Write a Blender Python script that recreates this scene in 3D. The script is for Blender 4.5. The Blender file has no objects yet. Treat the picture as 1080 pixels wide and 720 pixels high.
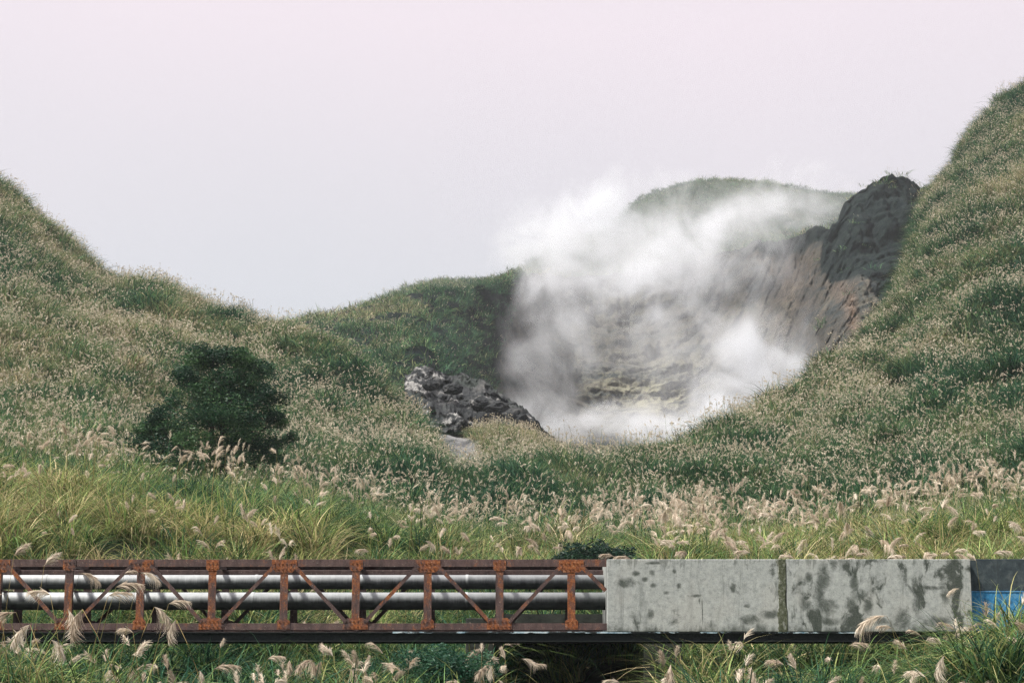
import bpy, math, random
import numpy as np
from mathutils import Vector, Matrix

rng = np.random.default_rng(7)
random.seed(7)
S = bpy.context.scene
COL = S.collection

# ----------------------------------------------------------------------------
# camera: eye at the origin, looking +Y and 10 degrees up, 67 mm lens
# ----------------------------------------------------------------------------
F = 2000.0
PITCH = math.atan(360.0 / F)
SP, CP = math.sin(PITCH), math.cos(PITCH)

def P(u, v, Y):
    """A point at depth Y metres that the photograph shows at pixel (u, v)."""
    dx = (np.asarray(u, float) - 540.0) / F
    dy = (360.0 - np.asarray(v, float)) / F
    Y = np.asarray(Y, float)
    t = Y / (CP - dy * SP)
    return np.stack(np.broadcast_arrays(t * dx, Y, t * (SP + dy * CP)), -1)

cam = bpy.data.cameras.new('camera')
cam.lens = 36.0 * F / 1080.0
cam.sensor_width = 36.0
cam.clip_start = 0.1
cam.clip_end = 8000
camo = bpy.data.objects.new('camera', cam)
camo.rotation_euler = (math.pi / 2 + PITCH, 0, 0)
COL.objects.link(camo)
S.camera = camo

# ----------------------------------------------------------------------------
# helpers
# ----------------------------------------------------------------------------
def tag(o, label=None, cat=None, group=None, kind=None):
    if label: o['label'] = label
    if cat: o['category'] = cat
    if group: o['group'] = group
    if kind: o['kind'] = kind
    return o

def mesh_np(name, V, Fq, mats=(), mi=None, smooth=False):
    me = bpy.data.meshes.new(name)
    V = np.asarray(V, np.float32).reshape(-1, 3)
    if isinstance(Fq, np.ndarray):
        n, k = Fq.shape
        me.vertices.add(len(V)); me.vertices.foreach_set('co', V.ravel())
        me.loops.add(n * k); me.loops.foreach_set('vertex_index', Fq.astype(np.int32).ravel())
        me.polygons.add(n)
        me.polygons.foreach_set('loop_start', np.arange(0, n * k, k, dtype=np.int32))
        me.polygons.foreach_set('loop_total', np.full(n, k, np.int32))
        me.update(calc_edges=True)
    else:
        me.from_pydata(V.tolist(), [], [tuple(int(i) for i in f) for f in Fq])
        me.update()
    for m in mats: me.materials.append(m)
    if mi is not None: me.polygons.foreach_set('material_index', np.asarray(mi, np.int32))
    if smooth: me.polygons.foreach_set('use_smooth', np.ones(len(me.polygons), bool))
    me.validate()
    return me

def link(name, me, parent=None):
    o = bpy.data.objects.new(name, me)
    COL.objects.link(o)
    if parent is not None: o.parent = parent
    return o

def empty(name, loc, label, cat, group=None):
    o = bpy.data.objects.new(name, None)
    o.location = loc
    o.empty_display_size = .2
    COL.objects.link(o)
    return tag(o, label, cat, group)

class MB:
    """collects boxes / bars / tubes and links them as one mesh."""
    def __init__(self): self.V = []; self.F = []; self.mi = []
    def add(self, V, Fs, m=0):
        b = len(self.V); self.V += [tuple(map(float, p)) for p in V]
        self.F += [tuple(i + b for i in f) for f in Fs]; self.mi += [m] * len(Fs)
    def box(self, x0, x1, y0, y1, z0, z1, m=0, bev=0.0):
        b = min(bev, (x1-x0)*.45, (y1-y0)*.45, (z1-z0)*.45)
        if b <= 0:
            V = [(x, y, z) for z in (z0, z1) for (x, y) in ((x0, y0), (x1, y0), (x1, y1), (x0, y1))]
            self.add(V, [(3,2,1,0),(4,5,6,7),(0,1,5,4),(1,2,6,5),(2,3,7,6),(3,0,4,7)], m); return
        # bevelled: 24 verts
        V = []; idx = {}
        for sx in (0,1):
            for sy in (0,1):
                for sz in (0,1):
                    x = (x0,x1)[sx]; y = (y0,y1)[sy]; z = (z0,z1)[sz]
                    ix = b if sx == 0 else -b; iy = b if sy == 0 else -b; iz = b if sz == 0 else -b
                    for ax in range(3):
                        p = [x+ix, y+iy, z+iz]; p[ax] = (x, y, z)[ax]
                        idx[(sx,sy,sz,ax)] = len(V); V.append(p)
        Fs = []
        for ax in range(3):
            for s in (0,1):
                o = [(0,0),(1,0),(1,1),(0,1)]
                q = []
                for (a, c) in o:
                    k = [a, c]; k.insert(ax, s); q.append(idx[(k[0],k[1],k[2],ax)])
                Fs.append(tuple(q))
        for ax in range(3):       # edges along axis ax
            oth = [i for i in range(3) if i != ax]
            for a in (0,1):
                for c in (0,1):
                    k0 = [0,0,0]; k0[oth[0]] = a; k0[oth[1]] = c
                    k1 = list(k0); k1[ax] = 1
                    Fs.append((idx[tuple(k0)+(oth[0],)], idx[tuple(k1)+(oth[0],)], idx[tuple(k1)+(oth[1],)], idx[tuple(k0)+(oth[1],)]))
        for sx in (0,1):
            for sy in (0,1):
                for sz in (0,1):
                    Fs.append(tuple(idx[(sx,sy,sz,a)] for a in range(3)))
        self.add(V, Fs, m)
    def bar(self, a, b, w, d, m=0, up=(0,1,0)):
        """rectangular bar from a to b; d is its size along `up` (depth), w across."""
        a = Vector(a); b = Vector(b); t = (b - a).normalized(); u = Vector(up)
        s = t.cross(u).normalized(); u = s.cross(t).normalized()
        V = []
        for p in (a, b):
            for (i, j) in ((-1,-1),(1,-1),(1,1),(-1,1)): V.append(p + s*(i*w/2) + u*(j*d/2))
        self.add(V, [(3,2,1,0),(4,5,6,7),(0,1,5,4),(1,2,6,5),(2,3,7,6),(3,0,4,7)], m)
    def tube(self, pts, rad, n=8, m=0, cap=True):
        pts = [Vector(p) for p in pts]; N = len(pts)
        rad = [rad]*N if not hasattr(rad, '__len__') else list(rad)
        V = []
        for i, p in enumerate(pts):
            t = (pts[min(i+1, N-1)] - pts[max(i-1, 0)]).normalized()
            ref = Vector((0,0,1)) if abs(t.z) < .9 else Vector((1,0,0))
            s = t.cross(ref).normalized(); q = s.cross(t)
            for k in range(n):
                a = 2*math.pi*k/n
                V.append(p + (s*math.cos(a) + q*math.sin(a))*rad[i])
        Fs = [(i*n+k, i*n+(k+1)%n, (i+1)*n+(k+1)%n, (i+1)*n+k) for i in range(N-1) for k in range(n)]
        if cap: Fs += [tuple(range(n-1,-1,-1)), tuple((N-1)*n+k for k in range(n))]
        self.add(V, Fs, m)
    def build(self, name, mats, parent=None, smooth=False, link_it=True):
        if not isinstance(mats, (list, tuple)): mats = [mats]
        me = mesh_np(name, self.V, self.F, mats, self.mi, smooth)
        import bmesh
        bm = bmesh.new(); bm.from_mesh(me); bmesh.ops.recalc_face_normals(bm, faces=bm.faces); bm.to_mesh(me); bm.free()
        return link(name, me, parent) if link_it else me

# ---- value / gradient noise ------------------------------------------------
def _h(ix, iy, iz, seed):
    h = (ix.astype(np.int64)*374761393 + iy.astype(np.int64)*668265263 + iz.astype(np.int64)*2147483647 + seed*974634777) & 0xFFFFFFFF
    h = ((h ^ (h >> 13)) * 1274126177) & 0xFFFFFFFF
    h = ((h ^ (h >> 16)) * 2246822519) & 0xFFFFFFFF
    return ((h ^ (h >> 15)) & 0xFFFFFF) / float(0xFFFFFF)

def vnoise(p, seed=0):
    p = np.asarray(p, float)
    i = np.floor(p).astype(np.int64); f = p - i
    f = f*f*f*(f*(f*6-15)+10)
    r = 0
    for dx in (0,1):
        for dy in (0,1):
            for dz in (0,1):
                w = (f[...,0] if dx else 1-f[...,0])*(f[...,1] if dy else 1-f[...,1])*(f[...,2] if dz else 1-f[...,2])
                r = r + w*_h(i[...,0]+dx, i[...,1]+dy, i[...,2]+dz, seed)
    return r*2-1

def fbm(p, scale, octv=4, seed=0, gain=.5, ridged=False):
    p = np.asarray(p, float)/scale
    a = 1.0; r = 0; tot = 0
    for o in range(octv):
        n = vnoise(p + 17.3*o, seed+o)
        if ridged: n = 1 - 2*np.abs(n)
        r = r + a*n; tot += a; a *= gain; p = p*2.03
    return r/tot

# ----------------------------------------------------------------------------
# materials
# ----------------------------------------------------------------------------
class NT:
    def __init__(self, name, disp=False):
        self.m = bpy.data.materials.new(name); self.m.use_nodes = True
        self.t = self.m.node_tree; self.t.nodes.clear()
        self.out = self.n('ShaderNodeOutputMaterial')
    def n(self, typ, **kw):
        nd = self.t.nodes.new(typ)
        for k, v in kw.items():
            if k.startswith('i_'):
                nd.inputs[k[2:].replace('_', ' ')].default_value = v
            else: setattr(nd, k, v)
        return nd
    def l(self, a, b): self.t.links.new(a, b)
    def val(self, x, sock):
        if hasattr(x, 'links') or hasattr(x, 'is_linked'): self.l(x, sock)
        else: sock.default_value = x
    def math(self, op, a, b=0.0, c=None, clamp=False):
        nd = self.n('ShaderNodeMath', operation=op, use_clamp=clamp)
        self.val(a, nd.inputs[0]); self.val(b, nd.inputs[1])
        if c is not None: self.val(c, nd.inputs[2])
        return nd.outputs[0]
    def mix(self, fac, a, b, blend='MIX'):
        nd = self.n('ShaderNodeMix', data_type='RGBA', blend_type=blend)
        self.val(fac, nd.inputs[0])
        for x, i in ((a, 6), (b, 7)):
            if isinstance(x, tuple): x = (*x[:3], 1.0)
            self.val(x, nd.inputs[i])
        return nd.outputs[2]
    def noise(self, vec, scale, detail=4, rough=.55, dist=0.0):
        nd = self.n('ShaderNodeTexNoise'); self.l(vec, nd.inputs['Vector'])
        nd.inputs['Scale'].default_value = scale; nd.inputs['Detail'].default_value = detail
        nd.inputs['Roughness'].default_value = rough; nd.inputs['Distortion'].default_value = dist
        return nd.outputs['Fac']
    def ramp(self, x, stops, interp='LINEAR'):
        nd = self.n('ShaderNodeValToRGB'); e = nd.color_ramp.elements; nd.color_ramp.interpolation = interp
        while len(e) < len(stops): e.new(.5)
        for k, (p, c) in enumerate(stops):
            e[k].position = p
            e[k].color = (*c[:3], 1) if isinstance(c, tuple) else (c, c, c, 1)
        self.val(x, nd.inputs[0])
        return nd.outputs[0]
    def step(self, x, lo, hi):
        nd = self.n('ShaderNodeMapRange', interpolation_type='SMOOTHSTEP')
        self.val(x, nd.inputs[0]); nd.inputs[1].default_value = lo; nd.inputs[2].default_value = hi
        return nd.outputs[0]
    def obj(self, scale=(1,1,1), loc=(0,0,0)):
        tc = self.n('ShaderNodeTexCoord'); mp = self.n('ShaderNodeMapping')
        mp.inputs['Scale'].default_value = scale; mp.inputs['Location'].default_value = loc
        self.l(tc.outputs['Object'], mp.inputs[0]); return mp.outputs[0]
    def world(self, scale=(1,1,1)):
        g = self.n('ShaderNodeNewGeometry'); mp = self.n('ShaderNodeMapping')
        mp.inputs['Scale'].default_value = scale
        self.l(g.outputs['Position'], mp.inputs[0]); return mp.outputs[0]
    def bump(self, h, strength=.3, dist=.02):
        b = self.n('ShaderNodeBump'); b.inputs['Strength'].default_value = strength; b.inputs['Distance'].default_value = dist
        self.l(h, b.inputs['Height']); return b.outputs[0]
    def pbsdf(self, color, rough=.7, metal=0.0, normal=None, spec=.3):
        b = self.n('ShaderNodeBsdfPrincipled')
        if isinstance(color, tuple): color = (*color[:3], 1)
        self.val(color, b.inputs['Base Color']); self.val(rough, b.inputs['Roughness']); self.val(metal, b.inputs['Metallic'])
        b.inputs['Specular IOR Level'].default_value = spec
        if normal is not None: self.l(normal, b.inputs['Normal'])
        self.l(b.outputs[0], self.out.inputs[0]); return b
    def leafy(self, color, trans=.35, rough=.6, spec=.15):
        d = self.n('ShaderNodeBsdfPrincipled'); self.val(color, d.inputs['Base Color'])
        d.inputs['Roughness'].default_value = rough; d.inputs['Specular IOR Level'].default_value = spec
        t = self.n('ShaderNodeBsdfTranslucent'); self.val(color, t.inputs['Color'])
        mx = self.n('ShaderNodeMixShader'); mx.inputs[0].default_value = trans
        self.l(d.outputs[0], mx.inputs[1]); self.l(t.outputs[0], mx.inputs[2])
        self.l(mx.outputs[0], self.out.inputs[0])
    def attr(self, name, typ='GEOMETRY'):
        return self.n('ShaderNodeAttribute', attribute_name=name, attribute_type=typ)

# blade: per clump 'tint' (0 teal-green .. 1 straw) from the scatter, per blade 'shade' in the clump mesh
def mat_blade(name, stops, vmin=.25, vmax=1.75):
    n = NT(name)
    t = n.attr('tint', 'INSTANCER').outputs['Fac']
    s = n.attr('shade').outputs['Fac']
    x = n.math('ADD', t, n.math('MULTIPLY', n.math('SUBTRACT', s, .5), .75), clamp=True)
    c = n.ramp(x, stops)
    v = n.math('ADD', vmin, n.math('MULTIPLY', n.attr('dark').outputs['Fac'], vmax - vmin))
    hs = n.n('ShaderNodeHueSaturation'); n.l(c, hs.inputs['Color']); n.l(v, hs.inputs['Value'])
    n.leafy(hs.outputs[0], .30)
    return n.m

M_BLADE = mat_blade('grass_blade', [(0, (.022,.072,.045)), (.28, (.055,.125,.052)), (.5, (.145,.23,.07)), (.7, (.26,.285,.105)), (.86, (.34,.31,.15)), (1, (.46,.38,.22))])
M_FAR = mat_blade('hill_blade', [(0, (.016,.056,.034)), (.28, (.050,.125,.055)), (.5, (.125,.19,.078)), (.72, (.23,.235,.12)), (1, (.42,.345,.225))])

def mat_plume(name, c0, c1, c2, trans=.35):
    n = NT(name)
    t = n.attr('shade').outputs['Fac']
    r = n.n('ShaderNodeObjectInfo').outputs['Random']
    x = n.math('ADD', n.math('MULTIPLY', t, .5), n.math('MULTIPLY', r, .5))
    n.leafy(n.ramp(x, [(0, c0), (.5, c1), (1, c2)]), trans, .8, .05)
    return n.m
M_PLUME = mat_plume('plume_silk', (.42,.33,.25), (.66,.565,.455), (.84,.775,.67))
M_PLUME_FAR = mat_plume('plume_silk_far', (.33,.28,.21), (.55,.48,.37), (.82,.76,.63))
n = NT('plume_stem'); n.leafy(n.ramp(n.n('ShaderNodeObjectInfo').outputs['Random'], [(0, (.12,.12,.04)), (1, (.26,.19,.08))]), .1); M_STEM = n.m

def mat_soil(name, a, b, c, scale=.08):
    n = NT(name); w = n.world()
    x = n.noise(w, scale, 6, .6)
    y = n.noise(w, scale*12, 5, .65)
    col = n.mix(n.step(y, .35, .7), n.ramp(x, [(.35, a), (.55, b), (.7, c)]), (.03,.035,.022))
    n.pbsdf(col, .95, 0, n.bump(y, .6, .3), .1); return n.m
M_SOIL = mat_soil('hillside_soil', (.016,.030,.018), (.026,.042,.022), (.05,.045,.026))
M_FARHILL = mat_soil('far_hill_cover', (.030,.050,.030), (.045,.066,.036), (.075,.080,.045))
M_GROUND = mat_soil('plain_soil', (.03,.045,.022), (.05,.06,.03), (.09,.075,.045))

def mat_crater():
    n = NT('crater_rock'); w = n.world()
    g = n.attr('veg').outputs['Fac']                       # where vegetation mats the rock or shade is painted dark on it
    strat = n.noise(n.world((.05,.05,.30)), 1.0, 7, .7, .8)
    streak = n.noise(n.world((.30,.20,.035)), 1.0, 6, .7, .5)
    big = n.noise(w, .022, 4, .55)
    fine = n.noise(w, .65, 7, .75)
    rock = n.ramp(strat, [(.28, (.016,.023,.026)), (.44, (.036,.043,.045)), (.55, (.075,.068,.058)), (.66, (.034,.041,.044)), (.78, (.12,.115,.105))])
    rock = n.mix(n.math('MULTIPLY', n.step(streak, .52, .66), .7), rock, (.115,.10,.082))
    rock = n.mix(n.math('MULTIPLY', n.step(streak, .46, .30), .4), rock, (.018,.025,.027))
    rock = n.mix(n.math('MULTIPLY', n.math('MULTIPLY', n.step(big, .50, .62), n.step(fine, .46, .62)), .6), rock, (.20,.19,.14))
    sul = n.attr('sul').outputs['Fac']
    rock = n.mix(n.math('MULTIPLY', sul, n.step(n.math('ADD', n.math('MULTIPLY', fine, .6), n.math('MULTIPLY', strat, .4)), .46, .56)), rock, (.33,.32,.23))
    red = n.attr('red').outputs['Fac']
    rock = n.mix(red, rock, n.mix(n.step(fine, .47, .60), (.070,.046,.031), (.27,.21,.17)))
    rock = n.mix(n.step(fine, .53, .68), rock, (.022,.026,.026))
    veg = n.mix(n.step(fine, .42, .66), (.005,.0095,.011), (.016,.025,.022))  # vegetation tone darkened to carry the shade on the bluff face
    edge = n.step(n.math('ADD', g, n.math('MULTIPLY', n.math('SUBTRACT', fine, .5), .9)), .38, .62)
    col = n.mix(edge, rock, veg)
    n.pbsdf(col, .95, 0, n.bump(fine, .8, .9), .1); return n.m
M_CRATER = mat_crater()

def mat_outcrop():
    n = NT('outcrop_rock'); w = n.world()
    f = n.noise(w, .55, 7, .7, .3); b = n.noise(w, .16, 4, .6, .8)
    col = n.ramp(f, [(.36, (.009,.011,.013)), (.52, (.034,.037,.040)), (.66, (.080,.080,.080)), (.8, (.16,.155,.148))])
    col = n.mix(n.math('MULTIPLY', n.step(b, .53, .58), n.step(f, .46, .56)), col, (.27,.266,.257))
    col = n.mix(n.math('MULTIPLY', n.step(b, .44, .36), .7), col, (.04,.05,.045))
    n.pbsdf(col, .9, 0, n.bump(f, .9, .6), .2); return n.m
M_OUT = mat_outcrop()

def mat_ash():
    n = NT('ash_soil'); w = n.world((1,.35,1))
    f = n.noise(w, .5, 6, .7); b = n.noise(w, .12, 3, .5)
    red = n.attr('red').outputs['Fac']; g = n.attr('veg').outputs['Fac']
    col = n.ramp(f, [(.35, (.05,.052,.056)), (.5, (.125,.125,.13)), (.68, (.26,.255,.255))])
    col = n.mix(red, col, (.13,.085,.06))
    col = n.mix(g, col, n.mix(n.step(f, .4, .6), (.05,.06,.03), (.13,.11,.055)))
    n.pbsdf(col, .95, 0, n.bump(f, .7, .3), .1); return n.m
M_ASH = mat_ash()

def mat_rust(name, orange=.5, dark=1.0):
    n = NT(name); w = n.world()
    a = n.noise(w, 1.5, 6, .7, .8); b = n.noise(n.world((1,1,.4)), 7, 7, .75, .4); c = n.noise(w, 26, 5, .7)
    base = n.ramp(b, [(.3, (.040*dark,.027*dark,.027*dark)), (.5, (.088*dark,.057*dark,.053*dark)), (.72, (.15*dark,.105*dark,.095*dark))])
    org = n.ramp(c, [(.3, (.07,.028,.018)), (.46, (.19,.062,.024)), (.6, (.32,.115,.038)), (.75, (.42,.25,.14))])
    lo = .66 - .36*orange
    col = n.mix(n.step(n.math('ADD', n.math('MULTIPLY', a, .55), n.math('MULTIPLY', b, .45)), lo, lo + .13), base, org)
    col = n.mix(n.math('MULTIPLY', n.step(c, .60, .70), .5), col, (.42,.37,.31))
    n.pbsdf(col, n.ramp(c, [(.3, .6), (.7, .95)]), 0, n.bump(n.math('ADD', b, c), .5, .012), .25); return n.m
M_CHORD = mat_rust('chord_rust', .38)
M_POST = mat_rust('post_rust', .60)
M_GUSSET = mat_rust('gusset_rust', .66)
M_DIAG = mat_rust('brace_rust', .48, .9)
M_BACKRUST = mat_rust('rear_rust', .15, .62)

def mat_girder():
    n = NT('girder_paint'); w = n.world()
    a = n.noise(n.world((.7,1,6)), 1.3, 6, .7, .4); c = n.noise(w, 22, 5, .7)
    sx = n.n('ShaderNodeSeparateXYZ'); n.l(w, sx.inputs[0])
    col = n.ramp(c, [(.35, (.006,.009,.010)), (.7, (.018,.024,.024))])
    n.pbsdf(col, .75, 0, n.bump(c, .4, .01), .25); return n.m
M_GIRDER = mat_girder()

def mat_peel():
    n = NT('peeling_paint'); w = n.world()
    a = n.noise(n.world((1.1,1,3)), 1.6, 6, .7, .3); c = n.noise(w, 14, 5, .7)
    col = n.mix(n.step(a, .50, .56), (.010,.014,.015), n.ramp(c, [(.35, (.10,.20,.27)), (.5, (.35,.47,.52)), (.7, (.62,.66,.66))]))
    n.pbsdf(col, .7, 0, n.bump(c, .4, .01), .25); return n.m
M_PEEL = mat_peel()

def mat_pipe():
    n = NT('pipe_jacket'); w = n.obj()
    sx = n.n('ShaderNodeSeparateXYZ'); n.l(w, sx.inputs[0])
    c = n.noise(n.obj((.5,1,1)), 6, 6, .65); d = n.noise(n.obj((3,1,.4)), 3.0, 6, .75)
    # shade of the lower half painted into the colour, ragged like blackened drips
    under_shade = n.step(n.math('ADD', sx.outputs['Z'], n.math('MULTIPLY', n.math('SUBTRACT', d, .5), .16)), .155, -.06)
    col = n.mix(under_shade, n.ramp(c, [(.3, (.29,.31,.32)), (.7, (.43,.45,.46))]), n.ramp(c, [(.35, (.012,.016,.016)), (.7, (.05,.058,.056))]))
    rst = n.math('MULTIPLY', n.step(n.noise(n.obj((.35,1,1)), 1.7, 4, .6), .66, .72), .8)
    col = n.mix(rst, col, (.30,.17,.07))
    b = n.pbsdf(col, n.math('ADD', .5, n.math('MULTIPLY', under_shade, .35)), 0.0, n.bump(c, .15, .01), .4)
    return n.m
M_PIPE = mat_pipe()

def mat_concrete(name, spots, moss):
    """weathered concrete; spots = list of (x, z, rx, rz) dark lichen patches, in object space."""
    n = NT(name); w = n.obj()
    sx = n.n('ShaderNodeSeparateXYZ'); n.l(w, sx.inputs[0])
    f = n.noise(w, 9, 8, .72); fine = n.noise(w, 42, 4, .7)
    drip = n.noise(n.obj((3.2,1,.42)), 1.5, 8, .74, .9)
    big = n.noise(w, .9, 4, .55, .3)
    col = n.ramp(f, [(.25, (.17,.185,.18)), (.45, (.315,.335,.32)), (.6, (.39,.41,.392)), (.78, (.50,.515,.49))])
    col = n.mix(n.math('MULTIPLY', n.step(drip, .50, .68), .62), col, (.17,.185,.175))
    col = n.mix(n.math('MULTIPLY', n.step(fine, .54, .68), .6), col, (.11,.12,.115))
    col = n.mix(n.math('MULTIPLY', n.step(big, .5, .62), .25), col, (.44,.43,.39))
    # moss / black lichen: ragged blotches with streaks
    m1 = n.noise(n.obj((1.25,1,.72)), 1.9, 7, .66, .5)
    bl = n.step(m1, moss[0], moss[1])
    # lichen along the foot of the wall
    top_ = n.step(n.math('SUBTRACT', sx.outputs['Z'], n.math('MULTIPLY', n.math('SUBTRACT', drip, .45), 2.4)), 1.34, 1.56)
    foot = n.step(n.math('ADD', sx.outputs['Z'], n.math('MULTIPLY', n.math('SUBTRACT', m1, .5), 1.1)), .18, -.06)
    d = n.math('MAXIMUM', n.math('MAXIMUM', bl, n.math('MULTIPLY', top_, .55)), n.math('MULTIPLY', foot, .85))
    wob = n.noise(w, 4.5, 8, .78, .6)
    for (x, z, rx, rz) in spots:
        ex = n.math('DIVIDE', n.math('SUBTRACT', sx.outputs['X'], x), rx)
        ez = n.math('DIVIDE', n.math('SUBTRACT', sx.outputs['Z'], z), rz)
        q = n.math('ADD', n.math('MULTIPLY', ex, ex), n.math('MULTIPLY', ez, ez))
        q = n.math('ADD', q, n.math('MULTIPLY', n.math('SUBTRACT', wob, .5), 6.5))
        d = n.math('MAXIMUM', d, n.math('MULTIPLY', n.step(q, 2.1, -.4), .92))
    d = n.math('MULTIPLY', d, n.ramp(f, [(.25, 1.0), (.75, .86)]))
    col = n.mix(d, col, n.mix(n.step(fine, .4, .6), (.026,.034,.031), (.060,.072,.056)))
    hgt = n.math('SUBTRACT', n.math('ADD', f, n.math('MULTIPLY', fine, .4)), n.math('MULTIPLY', d, .4))
    n.pbsdf(col, .93, 0, n.bump(hgt, .35, .02), .2); return n.m

def mat_mossy():
    n = NT('joint_moss'); w = n.obj(); f = n.noise(w, 14, 6, .7); d = n.noise(n.obj((2,1,.5)), 4, 5, .6)
    col = n.ramp(f, [(.3, (.035,.042,.027)), (.5, (.085,.094,.06)), (.68, (.20,.21,.175))])
    n.pbsdf(n.mix(n.step(d, .52, .64), col, (.32,.33,.30)), .95, 0, n.bump(f, .7, .03), .1); return n.m
M_MOSS = mat_mossy()

def mat_painted(name, a, b, c):
    n = NT(name); w = n.obj(); f = n.noise(w, 5, 7, .72, .3); d = n.noise(n.obj((2.5,1,.6)), 2.2, 6, .7)
    col = n.ramp(f, [(.3, a), (.52, b), (.74, c)])
    col = n.mix(n.math('MULTIPLY', n.step(d, .50, .66), .75), col, (.03,.04,.042))
    n.pbsdf(col, .8, 0, n.bump(f, .3, .01), .25); return n.m
M_DARKPAINT = mat_painted('dark_panel', (.018,.028,.034), (.04,.055,.062), (.10,.115,.115))
M_BLUEPAINT = mat_painted('blue_panel', (.015,.075,.15), (.035,.20,.40), (.20,.38,.48))
n = NT('dark_concrete'); w = n.world(); f = n.noise(w, 3, 6, .7)
n.pbsdf(n.ramp(f, [(.3, (.02,.024,.022)), (.7, (.055,.06,.052))]), .95, 0, n.bump(f, .5, .05), .1); M_DARKCON = n.m
n = NT('bark'); w = n.obj((1,1,.3)); f = n.noise(w, 14, 6, .7)
n.pbsdf(n.ramp(f, [(.3, (.016,.015,.013)), (.7, (.05,.044,.036))]), .95, 0, n.bump(f, .8, .03), .1); M_BARK = n.m

def mat_leaf(name, a, b, c):
    n = NT(name); s = n.attr('shade').outputs['Fac']
    n.leafy(n.ramp(s, [(0, a), (.5, b), (1, c)]), .3, .5, .25); return n.m
M_LEAF = mat_leaf('tree_leaf', (.008,.032,.019), (.020,.066,.032), (.065,.135,.05))
M_GAPLEAF = mat_leaf('gap_leaf', (.006,.020,.016), (.014,.040,.026), (.034,.075,.038))  # near black leaves carry the shade of the grass gap
M_FERN = mat_leaf('fern_leaf', (.016,.06,.038), (.030,.10,.055), (.07,.16,.08))

# ----------------------------------------------------------------------------
# world + sun
# ----------------------------------------------------------------------------
EL, AZ = math.radians(58), math.radians(-118)   # sun high, behind the left shoulder (azimuth from +Y, clockwise)
W = bpy.data.worlds.new('World'); S.world = W; W.use_nodes = True
nt = W.node_tree; nt.nodes.clear()
out = nt.nodes.new('ShaderNodeOutputWorld'); bg = nt.nodes.new('ShaderNodeBackground')
sky = nt.nodes.new('ShaderNodeTexSky'); sky.sky_type = 'NISHITA'; sky.sun_disc = False
sky.sun_elevation = EL; sky.sun_rotation = AZ; sky.air_density = 1.0; sky.dust_density = 3.0
tc = nt.nodes.new('ShaderNodeTexCoord'); sep = nt.nodes.new('ShaderNodeSeparateXYZ')
nt.links.new(tc.outputs['Generated'], sep.inputs[0])
rp = nt.nodes.new('ShaderNodeValToRGB'); e = rp.color_ramp.elements
OV = [(0.0, (.52,.56,.60)), (.17, (.585,.61,.65)), (.25, (.70,.67,.71)), (.36, (.835,.74,.79)), (1.0, (.85,.79,.825))]
while len(e) < len(OV): e.new(.5)
for k, (p, c) in enumerate(OV): e[k].position = p; e[k].color = (*c, 1)
cn = nt.nodes.new('ShaderNodeTexNoise'); cn.inputs['Scale'].default_value = 1.6; cn.inputs['Detail'].default_value = 4
nt.links.new(tc.outputs['Generated'], cn.inputs['Vector'])
mm = nt.nodes.new('ShaderNodeMath'); mm.operation = 'MULTIPLY_ADD'; mm.inputs[1].default_value = .16; 
ms = nt.nodes.new('ShaderNodeMath'); ms.operation = 'SUBTRACT'; ms.inputs[1].default_value = .5
nt.links.new(cn.outputs['Fac'], ms.inputs[0]); nt.links.new(ms.outputs[0], mm.inputs[0]); nt.links.new(sep.outputs['Z'], mm.inputs[2])
nt.links.new(mm.outputs[0], rp.inputs[0])
# overcast layer over the Nishita sky (both expressed before the 0.1 background strength)
sc = nt.nodes.new('ShaderNodeVectorMath'); sc.operation = 'SCALE'; sc.inputs['Scale'].default_value = 10.0 * 0.55
nt.links.new(rp.outputs[0], sc.inputs[0])
mx = nt.nodes.new('ShaderNodeMix'); mx.data_type = 'RGBA'; mx.inputs[0].default_value = .94
nt.links.new(sky.outputs[0], mx.inputs[6]); nt.links.new(sc.outputs[0], mx.inputs[7])
nt.links.new(mx.outputs[2], bg.inputs['Color']); bg.inputs['Strength'].default_value = .1
nt.links.new(bg.outputs[0], out.inputs['Surface'])
sun = bpy.data.lights.new('sun', 'SUN'); sun.energy = 4.0; sun.angle = math.radians(5); sun.color = (1, .955, .88)
so = bpy.data.objects.new('sun', sun); COL.objects.link(so)
d = Vector((math.sin(AZ)*math.cos(EL), math.cos(AZ)*math.cos(EL), math.sin(EL)))
so.rotation_euler = d.to_track_quat('Z', 'Y').to_euler(); so.location = (0, 0, 300)

# ----------------------------------------------------------------------------
# terrain lofts
# ----------------------------------------------------------------------------
def pchip(x, y, xq):
    """monotone cubic interpolation along axis 0."""
    x = np.asarray(x, float); y = np.asarray(y, float); xq = np.asarray(xq, float)
    h = np.diff(x); hs = h.reshape(-1, *([1]*(y.ndim-1)))
    dl = np.diff(y, axis=0)/hs
    m = np.zeros_like(y); m[0] = dl[0]; m[-1] = dl[-1]
    if len(x) > 2:
        a, b = dl[:-1], dl[1:]
        with np.errstate(divide='ignore', invalid='ignore'):
            hm = np.where(a*b > 0, 2*a*b/(a+b), 0)
        m[1:-1] = np.nan_to_num(hm)
    i = np.clip(np.searchsorted(x, xq, 'right')-1, 0, len(x)-2)
    t = ((xq - x[i])/h[i]).reshape(-1, *([1]*(y.ndim-1))); hh = hs[i]
    t2, t3 = t*t, t*t*t
    return (2*t3-3*t2+1)*y[i] + (t3-2*t2+t)*hh*m[i] + (-2*t3+3*t2)*y[i+1] + (t3-t2)*hh*m[i+1]

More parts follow.
